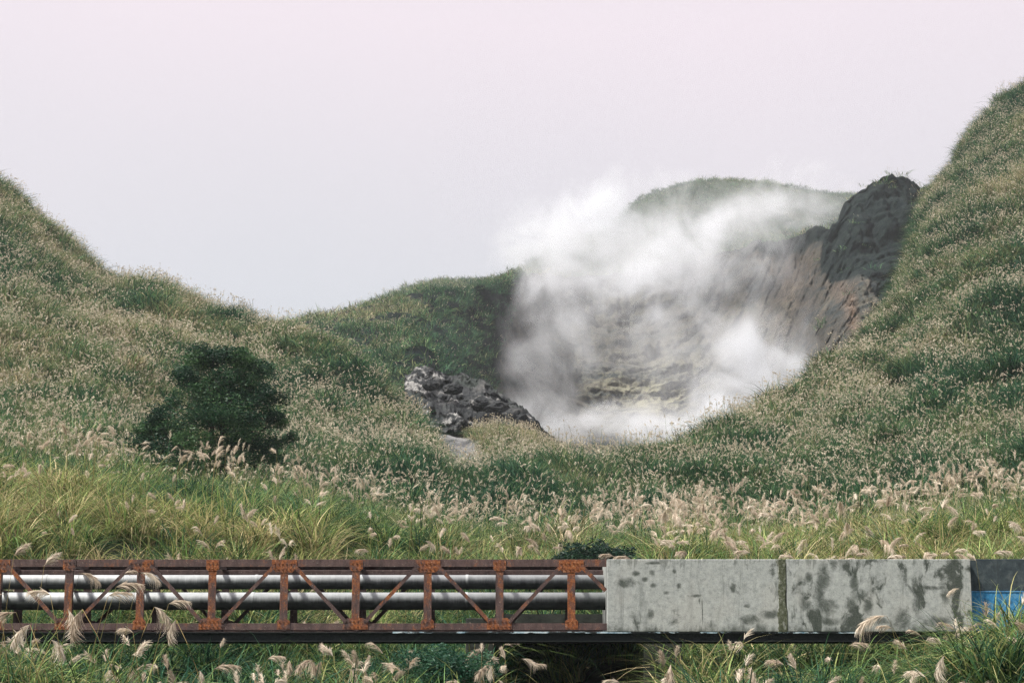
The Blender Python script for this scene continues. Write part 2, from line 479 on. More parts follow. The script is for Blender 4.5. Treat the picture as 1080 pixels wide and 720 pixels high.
def loft(cols, nu, seg):
    """cols: [(u, [(x,y,z) rows])]; returns grid (nr, nu, 3) and (row parameter, u)."""
    us = np.array([c[0] for c in cols], float)
    A = np.array([c[1] for c in cols], float)
    uq = np.linspace(us[0], us[-1], nu)
    B = pchip(us, A, uq)
    rows = np.arange(A.shape[1]); q = []
    for r in range(len(rows)-1): q += list(r + np.arange(seg[r])/seg[r])
    q.append(len(rows)-1)
    q = np.array(q, float)
    G = pchip(rows, np.moveaxis(B, 1, 0), q)
    return G, q, uq

def grid_faces(nr, nu):
    i = np.arange(nr-1)[:, None]*nu + np.arange(nu-1)[None]
    return np.stack([i, i+1, i+nu+1, i+nu], -1).reshape(-1, 4)

def row(u, spec):
    """spec entries: ('z', Y, z) ground height, or (Y, v, h): vegetation top seen at v, ground h below."""
    r = []
    for s_ in spec:
        if s_[0] == 'z':
            p = P(u, 500, s_[1]); r.append((p[0], s_[1], s_[2]))
        else:
            p = P(u, s_[1], s_[0]); r.append((p[0], p[1], p[2]-s_[2]))
    return r

H = 2.4
L1 = [  # u, bank(Y,v), lower, mid, upper, crest
 (-620, (58,470),(78,395),(112,270),(158,110),(212,-60)),
 (-300, (58,478),(78,425),(112,325),(158,205),(210,60)),
 (  0, (57,488),(78,452),(112,372),(156,280),(204,186)),
 ( 70, (57,486),(78,462),(113,396),(154,318),(200,243)),
 (120, (57,488),(79,472),(114,412),(152,346),(198,282)),
 (165, (58,492),(80,482),(115,424),(152,356),(196,288)),
 (215, (58,496),(80,488),(115,434),(150,372),(192,312)),
 (262, (58,500),(79,488),(112,440),(148,384),(186,328)),
 (300, (58,506),(79,492),(110,448),(144,394),(180,338)),
 (340, (58,520),(79,496),(108,458),(138,408),(172,353)),
 (380, (58,538),(79,502),(106,468),(132,428),(164,374)),
 (404, (57,548),(78,506),(104,474),(128,436),(156,398)),
 (430, (56,556),(78,512),(102,482),(124,460),(150,416)),
 (452, (56,560),(77,518),(100,490),(120,476),(146,444)),
 (470, (55,562),(76,524),(98,500),(114,492),(138,490)),
 (500, (55,566),(75,532),(94,508),(110,492),(126,482)),
 (560, (54,570),(74,536),(91,507),(106,486),(122,474)),
 (640, (54,566),(73,545),(90,509),(105,486),(122,471)),
 (700, (54,562),(73,540),(90,504),(107,475),(126,459)),
 (760, (55,556),(73,530),(91,496),(112,464),(138,439)),
 (830, (55,548),(74,522),(95,486),(124,450),(158,409)),
 (890, (56,544),(76,516),(100,474),(138,430),(184,371)),
 (940, (56,538),(78,510),(106,460),(152,394),(212,318)),
 (962, (56,534),(79,507),(109,452),(158,366),(232,262)),
 (985, (56,532),(80,504),(112,444),(164,330),(262,191)),
 (1010,(56,529),(80,500),(114,434),(168,304),(269,164)),
 (1030,(56,526),(80,496),(116,424),(172,280),(276,131)),
 (1080,(56,522),(80,488),(118,402),(178,246),(284,84)),
 (1250,(56,505),(80,452),(120,330),(184,130),(290,-80)),
 (1500,(56,485),(80,410),(122,250),(190,20),(296,-230)),
]
cols = []
for (u, a, b, c, d_, e_) in L1:
    zc = P(u, e_[1], e_[0])[2] - H
    base = P(u, 500, 1)[0]
    right = np.clip((u-880)/200, 0, 1)
    spec = [('z', 2, -2.2), ('z', 20, -1.9), ('z', 31, -1.45 + .35*right), ('z', 38, -.75 + .55*right), ('z', 44.5, .15 + .9*right),
            (a[0], a[1], 1.7), (b[0], b[1], 2.0), (c[0], c[1], H), (d_[0], d_[1], H), (e_[0], e_[1], H),
            ('z', e_[0]+26, zc-7), ('z', e_[0]+80, zc-38)]
    cols.append((u, row(u, spec)))
G1, q1, u1 = loft(cols, 420, [6,8,10,10,16,22,24,24,26,26,10,10])
amp = np.clip((G1[...,1]-50)/90, 0, 1)
nz = fbm(G1*[1,1,.4], 26, 4, 3)*3.0 + fbm(G1*[1,1,.5], 11, 4, 11, ridged=True)*2.0
crest = np.clip(1-np.abs(q1[:, None]-9)/1.0, 0, 1)
G1[..., 2] += nz*amp*(1-.55*crest) + fbm(G1, 4, 3, 21)*.22
# the stream gully that runs under the bridge
gx = np.clip(1-np.abs(G1[...,0]-1.35)/2.3, 0, 1); gx = gx*gx*(3-2*gx)
gy = np.clip((G1[...,1]-30)/5, 0, 1)*np.clip((43.8-G1[...,1])/.6, 0, 1)
G1[..., 2] -= gx*gy*1.5
V1 = G1.reshape(-1, 3); F1 = grid_faces(*G1.shape[:2])
cen = V1[F1].mean(1)
CX0, CX1, CY0, CY1, CZ0, CZ1 = -.15, 3.0, 43.6, 56.0, -2.4, 1.35
cut = (cen[:,0] > CX0-.1) & (cen[:,0] < CX1+.1) & (cen[:,1] > CY0-.2) & (cen[:,1] < CY1) & (cen[:,2] < CZ1+.15) & (cen[:,2] > CZ0-.5)
F1k = F1[~cut]
hill = link('hillside', mesh_np('hillside', V1, F1k, [M_SOIL], smooth=True)); tag(hill, 'grassy valley sides rising behind the pipe bridge', 'hillside', kind='structure')

# ---- crater bowl: left ridge, back wall, right bluff -----------------------
L2 = [  # u, floor, base, mid, upper, crest  (Y, v)
 (120, (205,470),(225,440),(270,410),(310,385),(345,362)),
 (250, (205,470),(225,430),(270,392),(310,365),(347,342)),
 (292, (205,468),(225,424),(270,385),(310,356),(348,335)),
 (340, (205,466),(225,420),(272,378),(314,346),(352,326)),
 (400, (205,464),(226,414),(272,372),(318,338),(358,313)),
 (450, (205,468),(230,410),(276,366),(330,330),(366,301)),
 (492, (210,480),(280,430),(318,380),(345,334),(374,291)),
 (522, (230,485),(330,436),(352,390),(372,336),(390,285)),
 (552, (250,488),(355,440),(380,392),(402,334),(420,283)),
 (600, (262,488),(378,442),(412,390),(432,334),(448,286)),
 (660, (265,488),(385,442),(418,390),(438,334),(454,283)),
 (720, (262,488),(380,440),(412,390),(432,330),(448,270)),
 (790, (255,486),(365,432),(394,376),(412,310),(430,252)),
 (840, (245,480),(338,410),(368,356),(388,298),(404,246)),
 (866, (238,472),(322,394),(350,340),(372,285),(388,232)),
 (885, (232,465),(312,384),(338,334),(362,276),(380,215)),
 (912, (226,455),(300,374),(326,326),(352,262),(380,198)),
 (950, (222,450),(296,366),(324,318),(352,252),(384,188)),
 (982, (222,448),(296,362),(326,315),(355,254),(390,193)),
 (1030,(222,446),(298,360),(330,320),(360,262),(395,205)),
 (1200,(222,446),(300,370),(335,335),(365,282),(400,235)),
]
cols = []
for c in L2:
    u = c[0]; zc = P(u, c[5][1], c[5][0])[2]
    spec = [(c[1][0], c[1][1], 0)] + [(a, b, 2.2 if u < 540 else .6) for (a, b) in c[2:]] + [('z', c[5][0]+40, zc-10), ('z', c[5][0]+130, zc-60)]
    cols.append((u, row(u, spec)))
G2, q2, u2 = loft(cols, 720, [20,52,52,52,8,8])
U2 = np.broadcast_to(u2[None], G2.shape[:2]); Q2 = np.broadcast_to(q2[:, None], G2.shape[:2])
wall = np.clip((U2-435)/60, 0, 1)*np.clip(Q2-.4, 0, 1)*np.clip(4.6-Q2, 0, 1)
bluff = np.clip((U2-860)/15, 0, 1)
nn = fbm(G2*[1,1,.35], 30, 5, 31, ridged=True)*6.5*wall*(1-.4*bluff) + fbm(G2*[1,1,.6], 11, 5, 37, .6, ridged=True)*3.4*wall
gul = fbm(G2*[1,.5,.16], 9, 4, 33, .55, ridged=True)                 # erosion channels that run down the wall
G2[..., 1] += nn + gul*5.5*wall*(.6+.4*np.sign(gul)) + fbm(G2, 3.6, 4, 39, .6)*1.6*wall
soft = np.clip((520-U2)/60, 0, 1)*np.clip(Q2, 0, 1)*np.clip(5-Q2, 0, 1)
G2[..., 2] += fbm(G2, 34, 4, 41, ridged=True)*6.0*soft*np.clip(4.1-Q2, 0.25, 1) + fbm(G2, 6, 3, 43)*1.0*np.clip(Q2, 0, 1)
# jagged crest of the right bluff
G2[..., 1] += fbm(G2, 7, 5, 49, .62, ridged=True)*3.2*bluff*np.clip(Q2-1.5, 0, 1)
jag = fbm(G2*[1,.2,.2], 6, 4, 47, .6)*4.2*bluff*np.clip(1-np.abs(Q2-4), 0, 1)*np.clip((990-U2)/40, 0, 1)
G2[..., 2] += jag
V2 = G2.reshape(-1, 3)
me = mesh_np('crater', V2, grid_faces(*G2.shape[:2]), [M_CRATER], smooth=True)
uf, qf = U2.ravel(), Q2.ravel()
veg = np.clip((568-uf)/50, 0, 1)*np.clip(1.35-.9*np.clip((uf-490)/40, 0, 1)*np.clip((3.6-qf), 0, 1), 0, 1)   # left ridge
veg = np.maximum(veg, np.clip((qf-3.72)*6, 0, 1)*.9)                                                                # grassy rim
vb = np.clip((uf-862)/22, 0, 1)*np.clip((qf-(2.75-.55*np.clip((uf-880)/80, 0, 1)))*2.2, 0, 1)
veg = np.maximum(veg, vb*1.7)
veg = np.maximum(veg, .75*np.clip((uf-780)/25, 0, 1)*np.clip((qf-3.3)*3, 0, 1))
veg = np.maximum(veg, 1.5*np.clip((uf-925)/25, 0, 1))  # shadowed gully beside the bluff, its shade painted dark
red = np.clip(1-np.abs(uf-888-(3-qf)*16)/13, 0, 1)*np.clip(3.2-qf, 0, 1)*np.clip((qf-1)*1.2, 0, 1)
red = np.maximum(red, .8*np.clip(1-np.abs(uf-508)/12, 0, 1)*np.clip(1-np.abs(qf-2.6)/.8, 0, 1))
red = np.maximum(red, .42*np.clip(1-np.abs(uf-838)/40, 0, 1)*np.clip(1-np.abs(qf-3.0)/1.1, 0, 1))
sul = np.exp(-((uf-694)/52)**2)*np.exp(-((qf-1.5)/.8)**2)*.9
veg = np.maximum(veg, .36*np.clip((655-uf)/60, 0, 1)*(qf > .5))  # shadow on the left of the wall, painted into the rock tone
for nm, a in (('veg', veg), ('red', red), ('sul', sul)):  # veg holds both the vegetation and the painted shade
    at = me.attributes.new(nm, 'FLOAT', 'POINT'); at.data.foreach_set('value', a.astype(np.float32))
crater = link('crater', me); tag(crater, 'steep crater wall and ridges behind the steam', 'crater', kind='structure')

# ---- the pale hill beyond the rim -----------------------------------------
L3 = [(380,330),(470,305),(520,304),(565,284),(600,264),(640,252),(668,226),(690,213),(730,201),(762,197),(805,200),(860,209),(920,214),(1000,235),(1150,280)]
cols = []
for (u, v) in L3:
    zc = P(u, v, 640)[2]
    cols.append((u, row(u, [(470, max(v+110, 330), 0), (530, v+70, 0), (590, v+30, 0), (640, v, 0), ('z', 720, zc-12), ('z', 860, zc-80)])))
G3, q3, u3 = loft(cols, 260, [10,24,24,12,8])
G3[..., 2] += (fbm(G3*[1,1,.3], 60, 5, 51, ridged=True)*6 + fbm(G3, 9, 3, 53)*1.6)*np.clip(1-np.abs(q3[:, None]-1.6)/2.6, .12, 1)
me = mesh_np('far_hill', G3.reshape(-1, 3), grid_faces(*G3.shape[:2]), [M_FARHILL], smooth=True)
at = me.attributes.new('veg', 'FLOAT', 'POINT'); at.data.foreach_set('value', np.full(G3.shape[0]*G3.shape[1], 1, np.float32))
farh = link('far_hill', me); tag(farh, 'pale rounded hill beyond the crater rim', 'hill', kind='structure')

# ---- ash flat and green mound in front of the outcrop ----------------------
L4 = [  # u, front, mid, top(Y,v), back
 (395, (132,500),(142,482),(152,470)),
 (425, (132,500),(142,472),(156,452)),
 (445, (132,500),(142,470),(158,449)),
 (465, (132,500),(142,472),(160,450)),
 (490, (132,500),(142,474),(160,454)),
 (505, (132,500),(142,470),(158,448)),
 (525, (132,500),(142,468),(158,445)),
 (548, (132,500),(142,470),(158,450)),
 (575, (132,500),(142,478),(156,463)),
 (605, (132,505),(142,490),(156,478)),
]
cols = []
for c in L4:
    u = c[0]; zc = P(u, c[3][1], c[3][0])[2]
    cols.append((u, row(u, [(a, b, .75) for (a, b) in c[1:]] + [('z', 172, zc-1.0), ('z', 190, zc-9)])))
G4, q4, u4 = loft(cols, 150, [14,18,10,8])
G4[..., 2] += fbm(G4, 4, 4, 61)*.5
U4 = np.broadcast_to(u4[None], G4.shape[:2]).ravel(); Q4 = np.broadcast_to(q4[:, None], G4.shape[:2]).ravel()
me = mesh_np('ash_slope', G4.reshape(-1, 3), grid_faces(*G4.shape[:2]), [M_ASH], smooth=True)
veg4 = np.clip((U4-488-(2-Q4)*14)/14, 0, 1); red4 = np.clip((452-U4)/16, 0, 1)
for nm, a in (('veg', veg4), ('red', red4)):
    at = me.attributes.new(nm, 'FLOAT', 'POINT'); at.data.foreach_set('value', a.astype(np.float32))
ash = link('ash_ground', me); tag(ash, 'bare grey ash slope below the rock outcrop', 'ground', kind='structure')

# ---- grey rock outcrop ------------------------------------------------------
L5 = [ # u, foot(Y,v), mid, top
 (428, (172,452),(180,428),(190,402)), (446, (172,452),(180,425),(191,396)), (470, (172,454),(180,428),(192,400)),
 (498, (172,458),(180,432),(192,404)), (520, (172,462),(180,440),(190,416)), (540, (172,466),(180,448),(188,430)),
 (560, (172,470),(179,458),(185,446)), (580, (172,474),(178,468),(183,462)), (596,(172,480),(177,477),(181,474))]
cols = []
for c in L5:
    u = c[0]; zc = P(u, c[3][1], c[3][0])[2]
    cols.append((u, row(u, [(a, b+(0,0,1)[i_], 0) for i_, (a, b) in enumerate(c[1:])] + [('z', c[3][0]+12, zc-3), ('z', c[3][0]+28, zc-12)])))
G5, q5, u5 = loft(cols, 260, [30,34,12,8])
w5 = np.clip(4-q5[:, None], 0, 1)
G5[..., 1] -= (fbm(G5*[1,.6,1], 5.5, 5, 71, .62, ridged=True)*2.8 + fbm(G5, 1.6, 4, 73, .6, ridged=True)*.7)*w5
G5[..., 2] += (fbm(G5*[1,.6,.6], 3.4, 5, 75, .62, ridged=True)*1.15)*w5
outc = link('rock_outcrop', mesh_np('rock_outcrop', G5.reshape(-1, 3), grid_faces(*G5.shape[:2]), [M_OUT]))
tag(outc, 'jagged grey and white rock outcrop below the left ridge beside the steam', 'rocks')

# ---- broken rocks that trail from the outcrop down to the crater floor -----
import bmesh
RB = np.random.default_rng(808)
for i, (u, v, sz_) in enumerate(((508,418,1.5),(522,424,1.9),(532,432,1.4),(541,436,2.0),(550,444,1.3),(557,447,1.8),(566,454,1.2),(574,458,1.5),(583,463,1.0),(478,402,1.3),(455,398,1.1),(536,446,1.1),(516,440,1.4))):
    bm = bmesh.new(); bmesh.ops.create_icosphere(bm, subdivisions=4, radius=1)
    Vb = np.array([q.co for q in bm.verts]); k_ = fbm(Vb + 7.7*i, 1.1, 4, 90+i, .6, ridged=True)
    Vb = Vb*(1 + .42*k_[:, None])*np.array([RB.uniform(.8,1.3), 1.0, RB.uniform(.6,1.0)])*sz_*.62
    for q, c_ in zip(bm.verts, Vb): q.co = c_
    mb_ = bpy.data.meshes.new('boulder'); bm.to_mesh(mb_); bm.free(); mb_.materials.append(M_OUT)
    ob = link('boulder', mb_); ob.location = P(u, v+8, 178); ob.rotation_euler = (0, 0, RB.uniform(0, 6))
    tag(ob, 'broken grey boulder trailing from the rock outcrop towards the steam', 'boulder', 'boulders trailing from the outcrop')

# ---- plain -------------------------------------------------------------------
gs = np.linspace(-2500, 2500, 41); gx_, gy_ = np.meshgrid(gs, gs)
gz = np.full_like(gx_, -9.0)
g0 = link('ground', mesh_np('ground', np.stack([gx_, gy_+400, gz], -1), grid_faces(41, 41), [M_GROUND]))
tag(g0, 'low ground around the hills', 'ground', kind='structure')

# ----------------------------------------------------------------------------
# grass clumps (sources for the scattered vegetation)
# ----------------------------------------------------------------------------
def blades(n, r, L0, L1_, w, seg, lean, droop, R, shade_fn=None):
    """n arching blades; returns V, F, shade, dark"""
    V = []; Fs = []; sh = []; dk = []
    for i in range(n):
        a = R.uniform(0, 2*math.pi); rr = r*math.sqrt(R.uniform())
        bx, by = rr*math.cos(a), rr*math.sin(a)
        az = a + R.normal(0, .9); L = R.uniform(L0, L1_); ln = R.uniform(*lean); dr = R.uniform(*droop)
        s_ = R.uniform(); k_ = R.uniform(); b0 = len(V)
        tx, ty = math.cos(az), math.sin(az); tw = az + math.pi/2 + R.normal(0, .5)
        px, py = math.cos(tw), math.sin(tw)
        for j in range(seg+1):
            s = j/seg
            out_ = L*(ln*s + dr*.75*s**2.2); z = L*(s*(1-.25*ln) - dr*.62*s**2.6)
            ww = w*(1-s**1.7)*.5*(.55+.45*min(1, s*4)) + .0008
            x, y = bx + tx*out_, by + ty*out_
            V += [(x-px*ww, y-py*ww, z), (x+px*ww, y+py*ww, z)]
        for j in range(seg):
            q = b0+2*j; Fs.append((q, q+1, q+3, q+2)); sh.append(s_); dk.append(k_)
    return V, Fs, sh, dk

def plume_geo(R, L=.36, n=60, width=.011, spread=.55, lean=(1, 0), droop=.5, seg=2, tilt=0.0):
    """feathery seed head from the origin: silky strands along a bending axis, swept to one side,
    the whole head tipped over by `tilt`; returns V, F, shade"""
    V = []; Fs = []; sh = []
    la = math.atan2(lean[1], lean[0])
    def axis(t):
        return np.array([L*.34*t*t*droop, 0, L*(.80*t - .14*droop*t*t)])
    for i in range(n):
        t = R.uniform(0, 1)**1.1*.92
        p0 = axis(t); d = axis(t+.05) - axis(t-.05); d /= np.linalg.norm(d)
        az = R.uniform(0, 2*math.pi)
        o = np.array([math.cos(az), math.sin(az), 0]) + np.array([.8*droop, 0, 0])
        o = o - d*np.dot(o, d)
        sl = L*R.uniform(.30, .62)*(1.0-.45*t); R0 = R.uniform(.2, 1.5)
        sp = spread*R.uniform(.12, 1.05)
        s_ = R.uniform(); b0 = len(V)
        a2 = R.uniform(0, math.pi); pv = np.cross(d, o); pv = pv/(np.linalg.norm(pv)+1e-6)
        pv = pv*math.cos(a2) + np.cross(d, pv)*math.sin(a2)
        for j in range(seg+1):
            s = j/seg
            c = p0 + d*sl*s*(1-.15*s) + o*sl*sp*(s**1.1) + np.array([.35, 0, -.30])*sl*droop*R0*s*s
            ww = width*(.40+1.5*s-1.65*s*s)*.62
            V += [c-pv*ww, c+pv*ww]
        for j in range(seg):
            q = b0+2*j; Fs.append((q, q+1, q+3, q+2)); sh.append(s_)
    M = np.array(Matrix.Rotation(la, 3, 'Z') @ Matrix.Rotation(tilt, 3, 'Y'))
    V = np.array(V) @ M.T
    return [tuple(q) for q in V], Fs, sh

def clump_mesh(name, parts, mats):
    V = []; Fs = []; sh = []; dk = []; mi = []
    for (v, f, s_, k_, m) in parts:
        b = len(V); V += list(v); Fs += [tuple(i+b for i in q) for q in f]
        sh += list(s_); dk += list(k_); mi += [m]*len(f)
    me = mesh_np(name, np.array(V), np.array(Fs), mats, mi)
    for nm, a in (('shade', sh), ('dark', dk)):
        at = me.attributes.new(nm, 'FLOAT', 'FACE'); at.data.foreach_set('value', np.array(a, np.float32))
    return me

def make_clump(name, seed, nb, r, L0, L1_, w, seg, npl, plL, pln, plw, mats, stem=(.95, 1.35), lean=(.05,.5), droop=(.15,.9), pseg=2, spread=.5, stemw=.008, plume_z=1.0):
    R = np.random.default_rng(seed)
    parts = [(*blades(nb, r, L0, L1_, w, seg, lean, droop, R), 0)]
    for i in range(npl):
        a = R.uniform(0, 2*math.pi); rr = r*.9*math.sqrt(R.uniform()); hgt = R.uniform(*stem)*L1_*plume_z
        la = R.uniform(0, 2*math.pi); ln = R.uniform(.02, .22)
        top = np.array([rr*math.cos(a)+math.cos(la)*ln*hgt, rr*math.sin(a)+math.sin(la)*ln*hgt, hgt])
        b = np.array([rr*math.cos(a), rr*math.sin(a), 0])
        # stem strip
        sv = []; mid = (b+top)/2 - np.array([math.cos(la), math.sin(la), 0])*ln*hgt*.2
        pw = np.array([-math.sin(a+1), math.cos(a+1), 0])*stemw*.5
        for p in (b, mid, top): sv += [tuple(p-pw), tuple(p+pw)]
        parts.append((sv, [(0,1,3,2),(2,3,5,4)], [.75]*2, [.6]*2, 0))
        v, f, s_ = plume_geo(R, plL*R.uniform(.75, 1.2), pln, plw, spread, (math.cos(la), math.sin(la)), R.uniform(.25, .9), pseg, abs(R.normal(0, .6)))
        v = [tuple(np.array(q)+top) for q in v]
        parts.append((v, f, s_, [.5]*len(f), 1))
    return clump_mesh(name, parts, mats)

def source(name, me):
    return bpy.data.objects.new(name, me)      # never linked: only read by the scatter node groups

NEAR = [source('reed_source_%d' % i, make_clump('reed_clump', 100+i, 78, .34, .8, (1.75,2.0,1.6,1.85,1.5)[i], .030, 7, 0, .3, 1, .01, [M_BLADE, M_PLUME], lean=(.05,.62), droop=(.35,1.25))) for i in range(5)]
NEARP = [source('tuft_source_%d' % i, make_clump('plume_clump', 140+i, 30, .35, .8, 1.5, .028, 6, 3+i % 2, .42, 60, .013, [M_BLADE, M_PLUME], lean=(.05,.6), droop=(.3,1.1), spread=.62, pseg=2)) for i in range(4)]
MID = [source('mid_source_%d' % i, make_clump('mid_clump', 180+i, 56, .55, .6, 1.6, .038, 4, [0,2,4,7][i], .24, 12, .026, [M_FAR, M_PLUME_FAR], pseg=2, spread=.62, stemw=.010, stem=(.70,1.10), lean=(.1,.75), droop=(.3,1.2))) for i in range(4)]
FAR = [source('far_source_%d' % i, make_clump('far_clump', 220+i, 44, .85, .5, 1.6, .070, 3, [0,3,6,9][i], .26, 7, .053, [M_FAR, M_PLUME_FAR], pseg=2, spread=.62, stemw=.012, stem=(.65,1.02), lean=(.1,.85), droop=(.3,1.2))) for i in range(4)]
RIDGE = [source('ridge_source_%d' % i, make_clump('ridge_clump', 260+i, 30, 1.5, .6, 1.9, .16, 2, [0,0,4][i], .5, 4, .13, [M_FAR, M_PLUME_FAR], pseg=1, spread=.6, stemw=.03, stem=(.75,.95), lean=(.1,.9), droop=(.3,1.1))) for i in range(3)]

_groups = {}
def scatter(name, sources, pos, rot, scl, idx, tint, label, cat):
    me = bpy.data.meshes.new(name)
    N = len(pos)
    me.vertices.add(N); me.vertices.foreach_set('co', pos.astype(np.float32).ravel())
    at = me.attributes.new('rot', 'FLOAT_VECTOR', 'POINT'); at.data.foreach_set('vector', rot.astype(np.float32).ravel())
    at = me.attributes.new('scl', 'FLOAT_VECTOR', 'POINT'); at.data.foreach_set('vector', scl.astype(np.float32).ravel())
    at = me.attributes.new('idx', 'INT', 'POINT'); at.data.foreach_set('value', idx.astype(np.int32))
    at = me.attributes.new('tint', 'FLOAT', 'POINT'); at.data.foreach_set('value', tint.astype(np.float32))
    o = link(name, me); tag(o, label, cat, kind='stuff')
    g = bpy.data.node_groups.new(name + '_scatter', 'GeometryNodeTree')
    g.interface.new_socket('Geometry', in_out='INPUT', socket_type='NodeSocketGeometry')
    g.interface.new_socket('Geometry', in_out='OUTPUT', socket_type='NodeSocketGeometry')
    gi = g.nodes.new('NodeGroupInput'); go = g.nodes.new('NodeGroupOutput')
    iop = g.nodes.new('GeometryNodeInstanceOnPoints'); iop.inputs['Pick Instance'].default_value = True
    g.links.new(gi.outputs[0], iop.inputs['Points'])
    jn = g.nodes.new('GeometryNodeJoinGeometry')
    # joined in reverse so that index order follows the list
    for s_ in sources:
        oi = g.nodes.new('GeometryNodeObjectInfo'); oi.inputs['Object'].default_value = s_
        oi.inputs['As Instance'].default_value = False
        gt = g.nodes.new('GeometryNodeGeometryToInstance')
        g.links.new(oi.outputs['Geometry'], gt.inputs[0]); g.links.new(gt.outputs[0], jn.inputs[0])
    g.links.new(jn.outputs[0], iop.inputs['Instance'])
    def na(nm, ty):
        a = g.nodes.new('GeometryNodeInputNamedAttribute'); a.data_type = ty; a.inputs['Name'].default_value = nm; return a.outputs[0]
    g.links.new(na('rot', 'FLOAT_VECTOR'), iop.inputs['Rotation'])
    g.links.new(na('scl', 'FLOAT_VECTOR'), iop.inputs['Scale'])
    g.links.new(na('idx', 'INT'), iop.inputs['Instance Index'])
    g.links.new(iop.outputs[0], go.inputs[0])
    md = o.modifiers.new('scatter', 'NODES'); md.node_group = g
    return o

def project(p):
    """world -> photo pixel (for choosing how dense the vegetation must be, never for placing it)"""
    d = p[..., 1]*CP + p[..., 2]*SP
    return 540 + F*p[..., 0]/d, 360 - F*(-p[..., 1]*SP + p[..., 2]*CP)/d

def sample(V, Fq, dens_fn, seed):
    """random points on a quad mesh, density per square metre given by dens_fn(centres)"""
    R = np.random.default_rng(seed)
    A = V[Fq]
    n1 = np.cross(A[:,1]-A[:,0], A[:,2]-A[:,0]); n2 = np.cross(A[:,2]-A[:,0], A[:,3]-A[:,0])
    area = .5*(np.linalg.norm(n1, axis=1) + np.linalg.norm(n2, axis=1))
    nexp = area*dens_fn(A.mean(1))
    k = R.poisson(nexp)
    f = np.repeat(np.arange(len(Fq)), k)
    s, t = R.random(len(f))[:, None], R.random(len(f))[:, None]
    a = A[f]
    return (a[:,0]*(1-s)+a[:,1]*s)*(1-t) + (a[:,3]*(1-s)+a[:,2]*s)*t, f

def recess_clear(p):
    return ~((p[:,0] > -.5) & (p[:,0] < 3.3) & (p[:,1] > 36.5) & (p[:,1] < 45.0) & (p[:,2] < 1.6))

def tussock(p, big, small):
    """rounded tussock mounds: vegetation height above the soil"""
    h = big*(np.abs(fbm(p*[1,1,.7], 6.5, 3, 131))*2.2-.75) + small*(np.abs(fbm(p*[1,1,.7], 2.6, 2, 137))*2.2-.4)
    return np.clip(h, -.30, 1.1)
def finish(p, R, s0, s1, tint, sources, idx, label, cat, name, tilt=.12, sz=1.0):
    N = len(p)
    rot = np.stack([R.normal(0, tilt, N), R.normal(0, tilt, N), R.uniform(0, 2*math.pi, N)], -1)
    s = R.uniform(s0, s1, N)
    scl = np.stack([s, s, s*R.uniform(.85, 1.15, N)*sz], -1)
    print(name, N)
    return scatter(name, sources, p, rot, scl, idx, np.clip(tint, 0, 1), label, cat)

inframe = lambda c, m: (lambda u, v: (u > -m) & (u < 1080+m) & (v > -m) & (v < 800))(*project(c))

# 1. near reeds: below, around and behind the bridge
def dn(c):
    Y = c[:,1]
    d = np.where(Y < 60, 2.3, np.clip((80-Y)/20, 0, 1)*2.1)
    d = np.where(Y < 33, .9, d); d = np.where(Y < 25, .25, d)
    return d*inframe(c, 260)*(Y > 9)
p, f = sample(V1, F1, dn, 1); p = p[recess_clear(p)]
under = (p[:,1] > 39.4) & (p[:,1] < 42.2)                     # nothing tall inside the truss
R = np.random.default_rng(5)
u_, v_ = project(p)
t = .40 + .46*fbm(p, 5, 3, 81) + .20*R.normal(size=len(p))
t = t + .16*np.clip((p[:,1]-45)/6, 0, 1)*np.clip((62-p[:,1])/10, 0, 1) - .14*(p[:,1] < 44)
p[:,2] += tussock(p, .45, .30)*(p[:,1] > 44.5)
keep = ~(under & (R.random(len(p)) < .6))
p, t, under = p[keep], t[keep], under[keep]
sz = np.where(under, .55, 1.0)
sz = np.where(p[:,1] < 30, .62, sz)
reeds = finish(p, R, .65, 1.3, t, NEAR, R.integers(0, 5, len(p)), 'tall green and yellow reed grass around the pipe bridge', 'grass', 'reed_grass', sz=sz)

# the tall fresh tufts that hide the end of the painted wall
R = np.random.default_rng(55)
uu = np.concatenate([R.uniform(985, 1180, 46), R.uniform(-140, 120, 34)]); yy = np.concatenate([R.uniform(34.5, 38.6, 46), R.uniform(33, 37, 34)]); nt_ = len(uu)
pf = np.array([P(u, 700, y) for u, y in zip(uu, yy)])
pf[:, 2] = -.55 + .75*np.clip((uu-985)/90, 0, 1) + .25*np.clip((90-uu)/60, 0, 1) + .12*(yy-36)
finish(pf, R, .95, 1.25, .36+.14*R.normal(size=nt_), NEAR, R.integers(0, 5, nt_), 'tall fresh green reeds before the blue panel and the left truss end', 'grass', 'tall_reeds')

# 2. plumed tufts among the reeds
def dp(c):
    Y = c[:,1]; n_ = fbm(c, 6, 3, 91)
    edge = np.clip(1-np.abs(Y-59)/9, 0, 1)*.65 + .22
    d = edge*np.clip(.35+1.5*n_, 0, 1.2)
    rt = np.clip((c[:,0]-3)/3, 0, 1)
    d = d + rt*.45*np.clip(.5+n_, 0, 1)*(Y > 45)
    d = np.where(Y < 45, .62*np.clip(.5+1.5*n_, 0, 1.4)*(Y > 32), d)
    return d*(Y < 82)*(Y > 29)*inframe(c, 260)*~((Y > 39) & (Y < 42.5))
p, f = sample(V1, F1, dp, 2); p = p[recess_clear(p)]
R = np.random.default_rng(6)
finish(p, R, .8, 1.1, .5+.3*R.normal(size=len(p)), NEARP, R.integers(0, 4, len(p)), 'silvergrass tufts with pale feathery plumes among the reeds', 'grass', 'plume_grass', sz=np.where(p[:,1] < 44, .72, 1.0))

